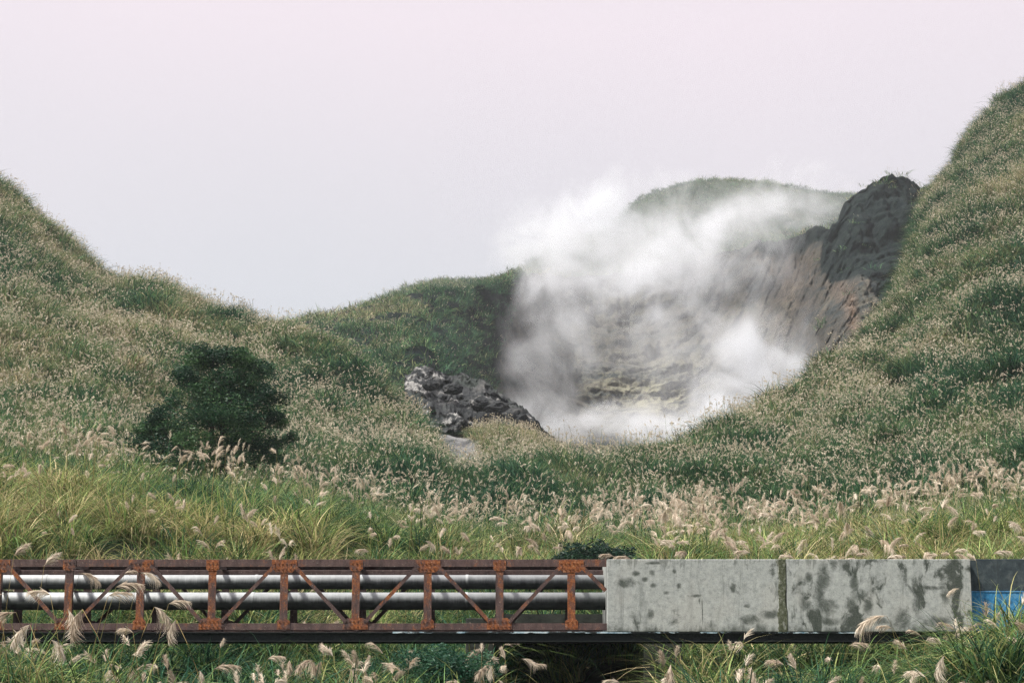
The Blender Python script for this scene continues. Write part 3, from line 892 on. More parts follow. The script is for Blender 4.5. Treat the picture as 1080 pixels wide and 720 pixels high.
# 3. middle ground and lower slopes
def hill_tint(p, R):
    return .27 + .80*fbm(p*[1,1,.6], 17, 4, 101) + .50*fbm(p, 4.5, 3, 103) + .15*R.normal(size=len(p))
def dm(c):
    Y = c[:,1]; g = np.clip((Y-58)/18, 0, 1)*np.clip((150-Y)/40, 0, 1)
    return 2.1*g*inframe(c, 200)
p, f = sample(V1, F1, dm, 3)
R = np.random.default_rng(8)
def pick(p, R, n_, seed, bias):
    x = bias + .95*fbm(p*[1,1,.5], 14, 4, seed) + .4*fbm(p, 4, 2, seed+5) + .3*R.normal(size=len(p))
    return np.clip(np.floor(np.clip(x, 0, .999)*n_), 0, n_-1).astype(int)
id_ = None
u_, v_ = project(p)
bias = .46 + .22*np.exp(-((v_-480)/26)**2)*np.clip((u_-420)/40, 0, 1)
ix = pick(p, R, 4, 111, bias); tt = hill_tint(p, R) - .12*(ix == 0) + .06*(ix == 3); p[:,2] += tussock(p, 1.25, .5)
finish(p, R, .6, 1.35, tt, MID, ix, 'silvergrass with small beige plumes on the middle slopes', 'grass', 'slope_grass')

# 4. upper hillsides
q_of = np.repeat(q1, G1.shape[1])
def df(c):
    Y = c[:,1]; g = np.clip((Y-112)/36, 0, 1)
    return 1.5*g*inframe(c, 160)
row_of_face = np.repeat((q1[:-1]+q1[1:])/2, G1.shape[1]-1)
Fh = F1[row_of_face < 9.4]
p, f = sample(V1, Fh, df, 4)
R = np.random.default_rng(9)
ix = pick(p, R, 4, 111, .50); tt = hill_tint(p, R) - .12*(ix == 0) + .06*(ix == 3); p[:,2] += tussock(p, 2.0, .5)
finish(p, R, .6, 1.35, tt, FAR, ix, 'silvergrass covering the upper hillsides', 'grass', 'hill_grass')

# 5. matted vegetation on the crater ridges, the ash mound and the far hill
F2 = grid_faces(*G2.shape[:2]); vegf = veg[F2].mean(1)
q2f = np.repeat((q2[:-1]+q2[1:])/2, G2.shape[1]-1)
vf = lambda idxs: idxs
A2 = V2[F2]
uf2 = U2.ravel()[F2].mean(1)
dens2 = np.where(vegf > .55, .34, 0)*(q2f < 4.7)*(q2f > .3)
dens2 = np.where((uf2 > 740) & (q2f < 3.95), 0, dens2)
dens2 = np.where((uf2 > 866), np.where(q2f > 3.9, .03, .015), dens2)
dens2 = dens2*np.where((uf2 > 452) & (q2f < 3.55), .45, 1)
p2, f2 = sample(V2, F2, lambda c: dens2*inframe(c, 120), 12)
F4 = grid_faces(*G4.shape[:2]); v4 = veg4[F4].mean(1)
p4, f4 = sample(G4.reshape(-1, 3), F4, lambda c: np.where(v4 > .5, 1.6, .02), 13)
q3f = np.repeat((q3[:-1]+q3[1:])/2, G3.shape[1]-1)
p3, f3 = sample(G3.reshape(-1, 3), grid_faces(*G3.shape[:2]), lambda c: np.where(q3f < 3.4, .22, 0)*inframe(c, 60), 14)
R = np.random.default_rng(15)
p = np.concatenate([p2, p3]); cu = project(p)[0]
tt = .34 + .55*fbm(p, 26, 4, 121) + .14*R.normal(size=len(p)) - .14*(cu > 860) - .12*(p[:,1] > 460) - .34*np.clip((cu-446)/14, 0, 1)*(cu < 600)*(p[:,1] < 420)*(project(p)[1] > 300)
finish(p, R, .6, 1.2, tt, RIDGE, np.where(cu > 860, R.integers(0, 2, len(p)), R.integers(0, 3, len(p))), 'dark scrub and grass matting the crater ridges', 'grass', 'ridge_scrub', tilt=.3)
finish(p4, R, .5, .85, .6+.25*R.normal(size=len(p4)), FAR, R.integers(0, 3, len(p4)), 'dry grass on the small mound before the outcrop', 'grass', 'mound_grass')

# ----------------------------------------------------------------------------
# tree and shrubs
# ----------------------------------------------------------------------------
def leaf_cloud(centres, radii, counts, size, seed, flat=.75):
    """leaf quads spread through the shells of several uneven clumps"""
    R = np.random.default_rng(seed); V = []; Fs = []; sh = []
    for c, r, k in zip(centres, radii, counts):
        d = R.normal(size=(k, 3)); d /= np.linalg.norm(d, axis=1)[:, None]
        rad = R.random(k)**.42
        pts = np.array(c) + d*rad[:, None]*np.array(r)
        pts += .22*np.mean(r)*np.stack([vnoise(pts*1.7/np.mean(r)+s*9, s) for s in (1,2,3)], -1)
        tw = R.normal()*.24
        for p_ in pts:
            a = R.normal(size=3); a[2] *= .45; a /= np.linalg.norm(a); b = np.cross(a, R.normal(size=3)); b /= np.linalg.norm(b)
            s_ = size*R.uniform(.6, 1.35); b0 = len(V)
            V += [tuple(p_-a*s_), tuple(p_+b*s_*.42), tuple(p_+a*s_), tuple(p_-b*s_*.42)]
            Fs.append((b0, b0+1, b0+2, b0+3)); sh.append(np.clip(R.normal(.45+tw, .22), 0, 1))
    return np.array(V), np.array(Fs), np.array(sh)

def crown_mesh(name, mat, cl, size, seed):
    V, Fs, sh = leaf_cloud([c[0] for c in cl], [c[1] for c in cl], [c[2] for c in cl], size, seed)
    me = mesh_np(name, V, Fs, [mat])
    at = me.attributes.new('shade', 'FLOAT', 'FACE'); at.data.foreach_set('value', sh.astype(np.float32))
    return me

# main tree: multi-stemmed, ~6 m, at depth 78
TB = P(222, 508, 78.0); TB[2] -= .4
tree = empty('broadleaf_tree', TB, 'dark green bushy tree with several stems standing on the left slope', 'tree')
px = 78.0/F*1.015
def tp(u, v, dy=0.0): return np.array([(u-222)*px, dy, (508-v)*px + .4])
mb = MB(); tips = []
RT = np.random.default_rng(77)
base = np.array([0, 0, -.3])
for (u, v, dy, r) in ((196,420,-.3,.10),(214,395,.3,.12),(222,372,-.2,.12),(244,392,.5,.11),(262,424,.1,.09),(180,445,.4,.08),(278,452,-.3,.07),(236,430,-.7,.08)):
    e_ = tp(u, v, dy); m1 = base*.6+e_*.4 + np.array([RT.normal(0,.12), RT.normal(0,.12), .25]); m0 = base*.85+e_*.15
    st = base + np.array([RT.normal(0,.12), RT.normal(0,.12), 0])
    mb.tube([st, m0, m1, e_*.75+m1*.25+np.array([RT.normal(0,.1),0,0]), e_], [r, r*.85, r*.6, r*.38, r*.16], 7)
    for k in range(7):
        s = RT.uniform(.35, .95); b = m1*(1-s)+e_*s
        q = b + np.array([RT.normal(0,.55), RT.normal(0,.55), RT.uniform(.1,.7)])
        mb.tube([b, (b+q)/2+np.array([0,0,.08]), q], [r*.28, r*.18, r*.07], 5)
trunk = mb.build('trunk', M_BARK, tree, smooth=True)
cl = []
for (u, v, ru, rv, k) in ((226,374,22,13,900),(204,382,18,13,700),(250,385,20,14,760),(236,398,26,13,900),(196,402,18,13,700),(262,405,18,13,640),
        (214,416,26,14,900),(250,420,26,14,900),(274,424,16,12,500),(180,424,12,11,330),(284,440,14,10,420),(232,444,30,12,800),(266,446,20,12,560),
        (170,436,16,14,560),(158,452,18,14,620),(184,452,24,16,900),(206,466,28,16,1000),(150,468,16,12,460),(178,474,26,14,850),(240,468,28,14,760),(272,470,20,11,420),(294,448,9,6,150),(288,466,12,8,210),(256,486,24,12,620),(216,490,34,14,900),(160,484,24,12,600),(186,490,28,14,700),(282,482,18,10,360),(146,454,10,9,220),(300,462,9,7,160),(188,394,14,11,420),(272,390,15,11,420),(206,374,17,11,520),(246,374,18,11,520),(286,418,14,10,340),(166,446,14,11,380),(236,438,44,22,1500),(208,440,34,20,1200),(262,458,30,16,900)):
    for dy in (-.9, .9):
        cl.append((tp(u+RT.normal(0,2.5), v+RT.normal(0,2), dy*ru*px*.9+RT.normal(0,.25)), (ru*px*.90, ru*px*.85, rv*px*.86), int(k*1.25)))
link('crown', crown_mesh('crown', M_LEAF, cl, .060, 31), tree)

def shrub(name, u, v, Y, w, h, label, mat, seed, size=.05, k=2600, n_=9, cat='shrub'):
    b = P(u, v, Y); o = empty(name, b, label, cat)
    R = np.random.default_rng(seed); cl = []; mb = MB()
    for i in range(n_):
        a = R.uniform(0, 2*math.pi); rr = w*.36*math.sqrt(R.random()); zz = h*R.uniform(.10, .82)*(1-.35*(rr/(w*.36))**2)
        c = np.array([rr*math.cos(a), rr*math.sin(a)*.8, zz])
        cl.append((c, (w*R.uniform(.16,.26), w*R.uniform(.16,.24), h*R.uniform(.14,.24)), k//n_))
        mb.tube([(0,0,-.15), c*np.array([.4,.4,.5]), c], [.035, .022, .008], 5)
    mb.build('stem', M_BARK, o, smooth=True)
    link('crown', crown_mesh('crown', mat, cl, size, seed), o)
    return o
shrub('shrub', 626, 604, 47.6, 2.6, .85, 'shrub added in place of the dark gap in the grass just above the bridge where the truss meets the concrete', M_GAPLEAF, 41, .05, 9000, 22)  # put in with near black leaves to paint the dark gap
shrub('shrub', 470, 728, 37.2, 2.0, 1.25, 'feathery bright teal green shrub in front of the gully under the rusty truss', M_FERN, 43, .034, 9000, 14)

# ----------------------------------------------------------------------------
# pipe bridge
# ----------------------------------------------------------------------------
D = 40.0
bx = lambda u: float(P(u, 630, D)[0])
bz = lambda v: float(P(540, v, D)[2])
XL, XJ = bx(-330), bx(640)
PITCHX = bx(448)-bx(371)
zt, zb = bz(589.6), bz(664)          # truss top / bottom
truss = empty('truss_bridge', (0, 0, 0), 'rusty steel truss bridge carrying two grey pipes over the gully', 'bridge')
def angle_chord(mb, x0, x1, y, zlow, zhigh, inward):
    mb.box(x0, x1, y-.008, y+.008, zlow, zhigh, 0, .003)
    if zhigh > (zt+zb)/2: mb.box(x0, x1, y+.009*inward if inward > 0 else y-.13, y+.13 if inward > 0 else y-.009, zhigh-.018, zhigh-.001, 0, .003)
    else: mb.box(x0, x1, y+.009*inward if inward > 0 else y-.13, y+.13 if inward > 0 else y-.009, zlow+.001, zlow+.018, 0, .003)
YB = D + 1.85
ch = .155
nodes = [bx(72 + 75.8*k) for k in range(-5, 8)]
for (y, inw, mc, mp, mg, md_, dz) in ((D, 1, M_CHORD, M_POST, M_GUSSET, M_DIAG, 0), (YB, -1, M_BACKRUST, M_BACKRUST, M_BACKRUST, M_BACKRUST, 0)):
    m = MB(); angle_chord(m, XL, XJ-.004, y, zt-ch, zt, inw); m.build('top_chord', mc, truss)
    m = MB(); angle_chord(m, XL, XJ-.004, y, zb, zb+ch*.9, inw); m.build('bottom_chord', mc, truss)
    fy = y - .012 - .008 if inw > 0 else y + .02
    for k, x in enumerate(nodes):
        m = MB()                                      # post: two angles back to back
        for s in (-1, 1):
            m.box(x + (s*.030 if s > 0 else -.030-.052), x + (s*.030+.052 if s > 0 else -.030), fy+.012*inw-.004, fy+.012*inw+.006, zb+.02, zt-.03, 0, .002)
        m.box(x-.029, x+.029, fy+.012*inw-.002, fy+.012*inw+.055, zb+.02, zt-.03, 0, .002)
        m.build('post', mp, truss)
        big_top = (k % 2 == 0)
        for top in (True, False):
            big = big_top == top
            hw = .26 if big else .135
            z1 = zt - .012 if top else zb + .19
            z0 = zt - .27 if top and big else (zt - .24 if top else zb + .012)
            if not top: z1 = zb + (.25 if big else .22)
            m = MB()
            yy = y - .0085*inw
            c = .09 if big else .04
            if top: pl = [(-hw, z1), (hw, z1), (hw, z0+c), (hw-c, z0), (-hw+c, z0), (-hw, z0+c)]
            else:   pl = [(-hw, z0), (hw, z0), (hw, z1-c), (hw-c, z1), (-hw+c, z1), (-hw, z1-c)]
            ya, yb_ = (yy-.012, yy) if inw > 0 else (yy, yy+.012)
            n_ = len(pl)
            Vp = [(x+a, ya, b) for a, b in pl] + [(x+a, yb_, b) for a, b in pl]
            m.add(Vp, [tuple(range(n_)), tuple(range(2*n_-1, n_-1, -1))] + [(i, (i+1) % n_, n_+(i+1) % n_, n_+i) for i in range(n_)])
            if inw > 0:                               # bolt heads
                for a in np.linspace(-hw+.05, hw-.05, 6 if big else 3):
                    for b in ((z0+z1)/2-.055, (z0+z1)/2+.06):
                        m.tube([(x+a, ya+.001, b), (x+a, ya-.016, b)], .017, 6)
            m.build('gusset_plate', mg, truss)
    for k in range(len(nodes)-1):
        xa, xb_ = nodes[k], nodes[k+1]
        top_first = (k % 2 == 0)
        a = (xa+.20, y-.028*inw, zt-.13) if top_first else (xa+.20, y-.028*inw, zb+.16)
        b = (xb_-.20, y-.028*inw, zb+.16) if top_first else (xb_-.20, y-.028*inw, zt-.13)
        m = MB(); m.bar(a, b, .070, .010)
        t_ = (Vector(b)-Vector(a)).normalized(); s_ = t_.cross(Vector((0,1,0)))*.037
        m.bar(Vector(a)+s_+Vector((0,.032*inw,0)), Vector(b)+s_+Vector((0,.032*inw,0)), .009, .052)
        m.build('diagonal_brace', md_, truss)
    if inw > 0:                                       # last half panel against the concrete
        m = MB(); m.bar((nodes[-1]+.20, y-.028, zt-.13), (XJ-.02, y-.028, zt-.13-(XJ-.22-nodes[-1])*1.0), .085, .010); m.build('diagonal_brace', md_, truss)
for k, x in enumerate(nodes):                        # cross members at every node
    for (w_, a_, b_) in ((.05, zb-.10, zb-.004), (.04, zt-.14, zt-.03)):
        m = MB(); m.box(x-w_, x+w_, D+.14, YB-.14, a_, b_, 0, .004); m.build('cross_beam', M_BACKRUST, truss)
    m = MB(); zc = bz(621.6); m.box(x-.035, x+.035, D+.30, YB-.30, zc-.02, zc+.02, 0, .003)
    for yy in (D+.30, YB-.33): m.box(x-.03, x+.03, yy, yy+.03, zb-.02, zt-.12, 0, .003)
    m.build('pipe_hanger', M_BACKRUST, truss)
m = MB(); zc = bz(601); m.box(XL, XJ+.3, YB-.36, YB-.22, zc-.09, zc+.09, 0, .01); m.build('cable_tray', M_BACKRUST, truss)

def pipe(v, Y, r, label):
    z = float(P(540, v, Y)[2]); m = MB(); x0, x1 = XL-.5, XJ+1.0
    xs = [x0]; 
    m.tube([(x0, 0, 0), (x1, 0, 0)], r, 40)
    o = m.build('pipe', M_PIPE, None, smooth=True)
    # lapped jacket joints
    for x in np.arange(x0+.9, x1, 2.27):
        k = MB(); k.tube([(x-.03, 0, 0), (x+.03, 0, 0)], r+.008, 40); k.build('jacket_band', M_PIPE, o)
    o.location = (0, Y, z); tag(o, label, 'pipe')
    for pm in o.data.polygons:
        if len(pm.vertices) > 4: pm.use_smooth = False
    return o
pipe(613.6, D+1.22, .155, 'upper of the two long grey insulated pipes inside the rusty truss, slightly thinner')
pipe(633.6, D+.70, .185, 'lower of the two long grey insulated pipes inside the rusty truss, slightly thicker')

# long dark girder under truss and concrete
xR = bx(1024)
gir = empty('bridge_girder', (0, D, zb), 'long black steel girder running under the truss and the concrete wall', 'girder')
m = MB(); g1, g0_ = bz(666.2), bz(676.5)
m.box(XL, xR, -.10, .14, g0_-zb+.004, g0_-zb+.022, 0, .003); m.box(XL, xR, -.016, .016, g0_-zb+.024, g1-zb-.024, 0, .002)
m.box(XL, xR, -.10, .14, g1-zb-.022, g1-zb-.004, 0, .003)
m.build('front_beam', M_GIRDER, gir)
m = MB(); m.box(XL, xR, YB-D-.16, YB-D+.10, g0_-zb+.004, g1-zb-.004, 0, .004); m.build('rear_beam', M_GIRDER, gir)
m = MB(); m.box(XL, xR, .15, YB-D-.17, g1-zb-.05, g1-zb-.02, 0, .003); 
m.V = [v for v in m.V]
m.build('deck_plate', M_GIRDER, gir)
m = MB(); m.box(bx(415), bx(905), -.113, -.103, g1-zb-.028, g1-zb+.006, 0, .002); m.build('paint_strip', M_PEEL, gir)

# concrete walls --------------------------------------------------------------
zc0, zc1 = bz(666.0), bz(589.8)
x826 = bx(826.5)
def sp(u, v, ru, rv, x0): return (bx(u)-x0, bz(v)-zc0, ru/50., rv/50.)
SL = [sp(u, v, a, b, XJ) for (u, v, a, b) in ((661,615,9,4.5),(688,604,3.2,3),(671,605,3.5,2.6),(680,611,3,2.4),(740,646,.5,14),(737,634,.8,4),(689,618,3,2.4),(703,625,3.2,2),(716,618,2.2,2.4),(733,628.5,7,1.6),(690,594,8,1.5),(773,620,3,5),(787,639,3,2),(790,654,9,5),(812,648,10,4),(686,647,3,5),(711,603,2,2),(672,657,5,2))]
SR = [sp(u, v, a, b, x826) for (u, v, a, b) in ((866,609,6,12),(861,625,6,12),(869,640,9,8),(898,615,4,12),(903,628,9,6),(895,637,6,8),(877,597,4,6),(846,637,5,7),(912,640,5,9),(947,655,8,10),(964,632,5,16),(984,620,16,2.4),(993,627,5,8),(952,605,2,8),(962,615,3,7),(920,655,14,4),(985,657,14,6),(866,656,16,4),(850,610,4,5))]
M_CL = mat_concrete('concrete_pale', SL, (.60, .72)); M_CR = mat_concrete('concrete_mossy', SR, (.50, .61))
def panel(name, x0, x1, mats, label):
    o = empty(name, (x0, D, zc0), label, 'wall'); m = MB()
    m.box(0, x1-x0, -.12, YB-D+.12, 0, zc1-zc0, 0, .012); w_ = m.build('wall_body', mats, o)
    return o
pl = panel('concrete_wall', XJ, x826-.045, M_CL, 'pale grey concrete wall panel with scattered black spots, next to the rusty truss')
pr = panel('concrete_wall', x826+.045, bx(1023.5), M_CR, 'grey concrete wall panel heavily blotched with dark moss, right of the mossy joint')
m = MB(); zs = np.linspace(.0, zc1-zc0-.006, 40); RM = np.random.default_rng(9)
le = x826-.135+.05*fbm(np.stack([zs*0, zs*0, zs], -1), .25, 3, 5)+RM.normal(0,.008,40); re_ = x826+.040+.03*fbm(np.stack([zs*0+3, zs*0, zs], -1), .2, 3, 6)
Vm = []
for z_, a_, b_ in zip(zs, le, re_): Vm += [(a_, -.124, z_), (a_+.012, -.134, z_), (b_-.012, -.134, z_), (b_, -.124, z_)]
m.add(Vm, [(4*k_+q_, 4*k_+q_+1, 4*k_+q_+5, 4*k_+q_+4) for k_ in range(39) for q_ in range(3)])
j = m.build('moss_strip', M_MOSS, None); j.location = (0, D, zc0); tag(j, 'vertical strip of olive moss over the joint between the concrete panels', 'moss')
m = MB(); m.box(x826-.043, x826+.043, -.09, YB-D+.10, .004, zc1-zc0-.03); jf = m.build('joint_filler', M_DARKCON, pr); jf.location.x = -x826-.045
# painted box beyond the concrete
xe = bx(1330)
pb = empty('painted_wall', (bx(1023.5)+.02, D+.10, zc0), 'painted metal wall, charcoal above and bright blue below, at the right end', 'wall')
hz = bz(622.5)-zc0
m = MB(); m.box(0, xe-bx(1023.5), 0, YB-D-.1, hz+.004, zc1-zc0+.02, 0, .006); m.build('charcoal_panel', M_DARKPAINT, pb)
m = MB(); m.box(0, xe-bx(1023.5), -.012, YB-D-.1, .02, hz, 0, .006); m.build('blue_panel', M_BLUEPAINT, pb)
m = MB(); m.box(.0, xe-bx(1023.5), -.022, -.0125, hz-.03, hz, 0, .003); m.build('rail', mat_painted('rail_paint', (.03,.11,.22), (.07,.22,.40), (.3,.42,.5)), pb)

# recess added behind the gap to keep it dark ---------------------------------------------------------------------
cv = empty('shade_recess', ((CX0+CX1)/2, CY0, CZ0), 'concrete recess added to darken the gap under the bridge', 'shade_recess')
cw, chh, cd = (CX1-CX0)/2, CZ1-CZ0, CY1-CY0
m = MB()
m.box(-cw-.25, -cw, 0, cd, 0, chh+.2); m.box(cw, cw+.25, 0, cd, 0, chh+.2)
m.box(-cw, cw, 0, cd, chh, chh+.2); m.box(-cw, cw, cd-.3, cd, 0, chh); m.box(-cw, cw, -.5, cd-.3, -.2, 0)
m.build('shade_recess_shell', M_DARKCON, cv)
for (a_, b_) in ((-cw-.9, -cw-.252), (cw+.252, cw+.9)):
    m = MB(); m.box(a_, b_, -.22, .25, 0, chh+.1, 0, .02); m.build('shade_recess_wing', M_DARKCON, cv)

# ----------------------------------------------------------------------------
# individual silvergrass plumes
# ----------------------------------------------------------------------------
def plume_proto(i, seed, L, stem_h, droop, lean_az, curve):
    R = np.random.default_rng(seed)
    la = (math.cos(lean_az), math.sin(lean_az))
    pts = [np.array([la[0]*curve*stem_h*s*s, la[1]*curve*stem_h*s*s, stem_h*s]) for s in np.linspace(0, 1, 7)]
    m = MB(); m.tube(pts, list(np.linspace(.0065, .0035, 7)), 5)
    stem = m.build('stem', M_STEM, None, smooth=True, link_it=False)
    # a couple of long leaves along the stem
    V, Fs, sh, dk = blades(5, .05, stem_h*.45, stem_h*.75, .020, 6, (.1,.4), (.4,.9), R)
    leaf = clump_mesh('leaf', [(V, Fs, sh, dk, 0)], [M_LEAFBLADE])
    v, f, s_ = plume_geo(R, L, 190, .0095, .58, la, droop, 4, PL_T[i])
    t = (pts[-1]-pts[-2]); t /= np.linalg.norm(t)
    q = Vector((0,0,1)).rotation_difference(Vector(t)).to_matrix()
    v = np.array(v) @ np.array(q).T + pts[-1]
    pm = clump_mesh('plume', [(v.tolist(), f, s_, [.5]*len(f), 0)], [M_PLUME])
    return stem, leaf, pm
n = NT('leaf_blade'); s_ = n.attr('shade').outputs['Fac']
n.leafy(n.ramp(s_, [(0, (.04,.10,.036)), (.6, (.11,.17,.05)), (1, (.28,.23,.10))]), .4); M_LEAFBLADE = n.m
PL_L = (.36,.44,.50,.56,.40,.48,.50,.46); PL_H = (1.5,1.7,1.9,1.6,1.4,1.8,1.6,1.7)
PL_D = (.25,.45,.7,.9,.8,.35,.9,.8); PL_C = (.06,.14,.22,.28,.2,.1,.3,.34)
PL_T = tuple(math.radians(a) for a in (8, 22, 42, 62, 34, 16, 84, 108))
protos = [plume_proto(i, 300+i, PL_L[i], PL_H[i], PL_D[i], .0, PL_C[i]) for i in range(8)]

# a ground height lookup, so that stems stand on the slope
from mathutils.bvhtree import BVHTree
bvh = BVHTree.FromPolygons([tuple(v) for v in V1.tolist()], [tuple(f) for f in F1k.tolist()])
def ground_z(x, y, d=-1.5):
    h = bvh.ray_cast(Vector((x, y, 200)), Vector((0, 0, -1)))
    return h[0].z if h[0] is not None else d
RP = np.random.default_rng(404)
count = 0
def place(u, v, Y, size, kind, az, label, group):
    """a stalk whose plume hangs at the point seen at (u, v), rooted on the ground below."""
    global count
    st, lf, pm = protos[kind]
    top = P(u, v, Y); gz = ground_z(top[0], top[1])
    hgt = top[2]-gz
    h0 = PL_H[kind]; L = PL_L[kind]
    if hgt < .25: return None
    o = bpy.data.objects.new('silvergrass', None); COL.objects.link(o)
    cur = PL_C[kind]*h0
    sc = size
    sv = max(.3, (hgt - L*.35*sc)/h0)          # stalk length fits the ground; the seed head keeps its own size
    o.location = (top[0]-math.cos(az)*cur*sc*.9, top[1]-math.sin(az)*cur*sc*.9, gz-.05)
    o.rotation_euler = (0, 0, az)
    tag(o, label, 'silvergrass', group)
    a = bpy.data.objects.new('stem', st); b = bpy.data.objects.new('leaf', lf); c = bpy.data.objects.new('plume', pm)
    for q in (a, b, c): COL.objects.link(q); q.parent = o
    a.scale = (sc, sc, sv); b.scale = (sc, sc, sv*.9)
    c.scale = (sc, sc, sc); c.location = (0, 0, h0*(sv-sc))
    count += 1
    return o
def strew(n_, ubox, vbox, Ybox, sbox, label, group, kinds=(0,1,2,3,4,5)):
    for i in range(n_):
        place(RP.uniform(*ubox), RP.uniform(*vbox), RP.uniform(*Ybox), RP.uniform(*sbox), int(RP.choice(kinds)), RP.uniform(0, 2*math.pi), label, group)

# those that stand out one by one
PI = math.pi
heroes = [
 (22,640,30,1.35,3,PI*1.05,'large pale drooping plume at the far left end of the truss'),
 (8,622,29,1.2,3,PI*.95,'pale plume cut by the left edge in front of the upper pipe'),
 (36,658,30.5,1.1,6,PI,'slender hanging plume below the large one at far left'),
 (14,590,31,.85,1,.5,'upright plume over the top chord at the far left'),
 (56,628,31,1.0,2,PI*.9,'plume across the lower pipe between the first two posts'),
 (68,643,33,1.25,7,.2,'brownish tousled plume at the foot of the second post'),
 (93,640,33,1.5,7,PI*1.1,'widest tousled pinkish plume in front of the bottom chord'),
 (120,620,33,1.1,2,0.1,'plume lying along the diagonal left of the third post'),
 (130,612,34,.7,4,.2,'narrow plume crossing both pipes left of the third post'),
 (160,640,34,1.2,6,.1,'pinkish plume right of the third post against the lower pipe'),
 (190,655,34,1.15,7,PI,'tousled plume over the first big bottom gusset'),
 (4,655,31,1.1,4,PI*.9,'plume at the very left edge below the lower pipe'),
 (46,600,32,.9,1,.6,'plume leaning over the top chord between the first two posts'),
 (82,606,33,.9,3,PI*.1,'low plume lying across the top chord beside the second post'),
 (112,630,32.5,1.0,2,PI*.1,'plume slanting across the lower pipe right of the second post'),
 (146,606,34,.9,3,.05,'plume over the upper pipe at the third post'),
 (176,640,34,.9,2,.15,'slim plume right of the pinkish one, level with the lower pipe'),
 (52,676,32,1.0,6,PI*.2,'hanging plume in front of the girder at the left'),
 (142,672,34,.9,4,PI*.9,'plume in front of the girder below the third post'),
 (35,683,33,.8,4,PI*.5,'rounded whitish plume in the grass below the far left truss'),
 (232,683,35,.6,0,.4,'small pale round plume below the truss left of centre'),
 (508,688,36,.6,0,PI*.5,'upright egg shaped plume at the left rim of the dark gully'),
 (548,690,36,.75,3,.05,'brown drooping plume leaning over the dark gully from the left'),
 (560,700,36,.6,2,0.0,'lower drooping plume leaning over the dark gully'),
 (655,716,35,.7,2,PI,'plume at the bottom edge right of the dark gully'),
 (938,646,34,1.35,3,PI*.95,'tall fan shaped plume against the mossy concrete'),
 (942,668,34.5,.7,2,PI*1.05,'plume just under the fan shaped one on the concrete'),
 (893,676,35,.85,2,0.1,'drooping plume crossing the girder under the concrete'),
 (957,682,35,.75,1,PI*.9,'narrow upright plume below the right end of the concrete'),
 (975,680,34.5,.8,2,PI*.2,'second narrow plume below the right end of the concrete'),
 (1000,690,33.5,1.4,7,PI*.9,'broad tousled plume low at the right in front of green blades'),
 (1030,590,37,.65,1,PI*.8,'thin plume crossing the charcoal panel'),
 (1013,618,37,.6,3,PI*.9,'plume at the concrete edge beside the blue panel'),
 (1062,645,35,1.3,3,PI*.1,'pale plume in front of the blue panel'),
 (1076,632,35,1.1,1,PI*.2,'pale plume at the right edge above the green blades'),
 (875,694,35,.75,4,PI*.5,'rounded plume low in front of the girder at right'),
]
for h_ in heroes: place(h_[0], h_[1] - (16 if h_[2] < 34.6 else 7), *h_[2:6], h_[6], None)
strew(50, (20, 540), (680, 716), (34, 38), (.7, 1.1), 'pale silvergrass plume in the grass under the rusty truss', 'plumes in the grass under the truss', (0,1,2,3,4,6,7))
strew(30, (700, 1070), (684, 718), (33, 37), (.75, 1.2), 'pale silvergrass plume in the grass under the concrete wall', 'plumes in the grass under the concrete', (0,1,2,3,4,6,7))
strew(24, (0, 130), (445, 500), (54, 60), (.75, 1.05), 'pale silvergrass plume on the left bank beside the dark tree', 'plumes on the left bank', (0,1,4,5))
strew(20, (140, 300), (468, 508), (56, 62), (.7, 1.0), 'upright silvergrass plume before the foot of the dark tree', 'plumes before the dark tree', (0,1,5))
strew(10, (20, 330), (510, 580), (47, 54), (.6, .85), 'scattered silvergrass plume in the green bank behind the truss', 'plumes in the bank behind the truss')
strew(38, (390, 610), (528, 582), (47, 57), (.7, 1.0), 'silvergrass plume on the bank above the middle of the truss', 'plumes above the middle of the truss')
strew(60, (660, 1080), (512, 572), (46, 57), (.85, 1.3), 'large fluffy silvergrass plume on the bank behind the concrete wall', 'plumes on the bank behind the concrete', (1,2,3,3,4))
strew(26, (640, 1080), (570, 592), (43.6, 46), (.75, 1.1), 'silvergrass plume peeping over the top of the concrete wall', 'plumes over the top of the concrete', (2,3,4))
print('plumes', count)

# ----------------------------------------------------------------------------
# steam and haze
# ----------------------------------------------------------------------------
BL = [ # u, v, Y, ru, rv (px), strength
 (605,454,318,70,20,1.0),(680,448,318,70,22,.95),(735,440,312,60,26,.9),(560,412,312,36,48,.85),(595,372,330,50,44,.62),(560,318,350,36,40,.70),
 (622,312,350,56,36,.70),(600,266,420,60,30,.75),(794,378,300,40,34,1.75),(818,402,300,38,24,1.4),(775,415,300,52,32,1.6),(748,340,318,56,44,.75),
 (706,296,340,58,40,.95),(724,262,352,60,34,1.3),(766,234,368,62,28,1.25),(832,218,400,58,22,1.15),(884,206,385,44,14,.40),(664,256,390,54,40,.80),
 (785,284,350,48,34,.42),(862,354,290,32,16,.65),(720,384,330,60,40,.30),(655,392,335,60,44,.24),(582,254,470,50,32,1.25),(630,228,470,46,36,1.3),(700,206,420,54,22,.5),(674,336,345,50,40,.50),
 (835,318,330,46,40,.14)]
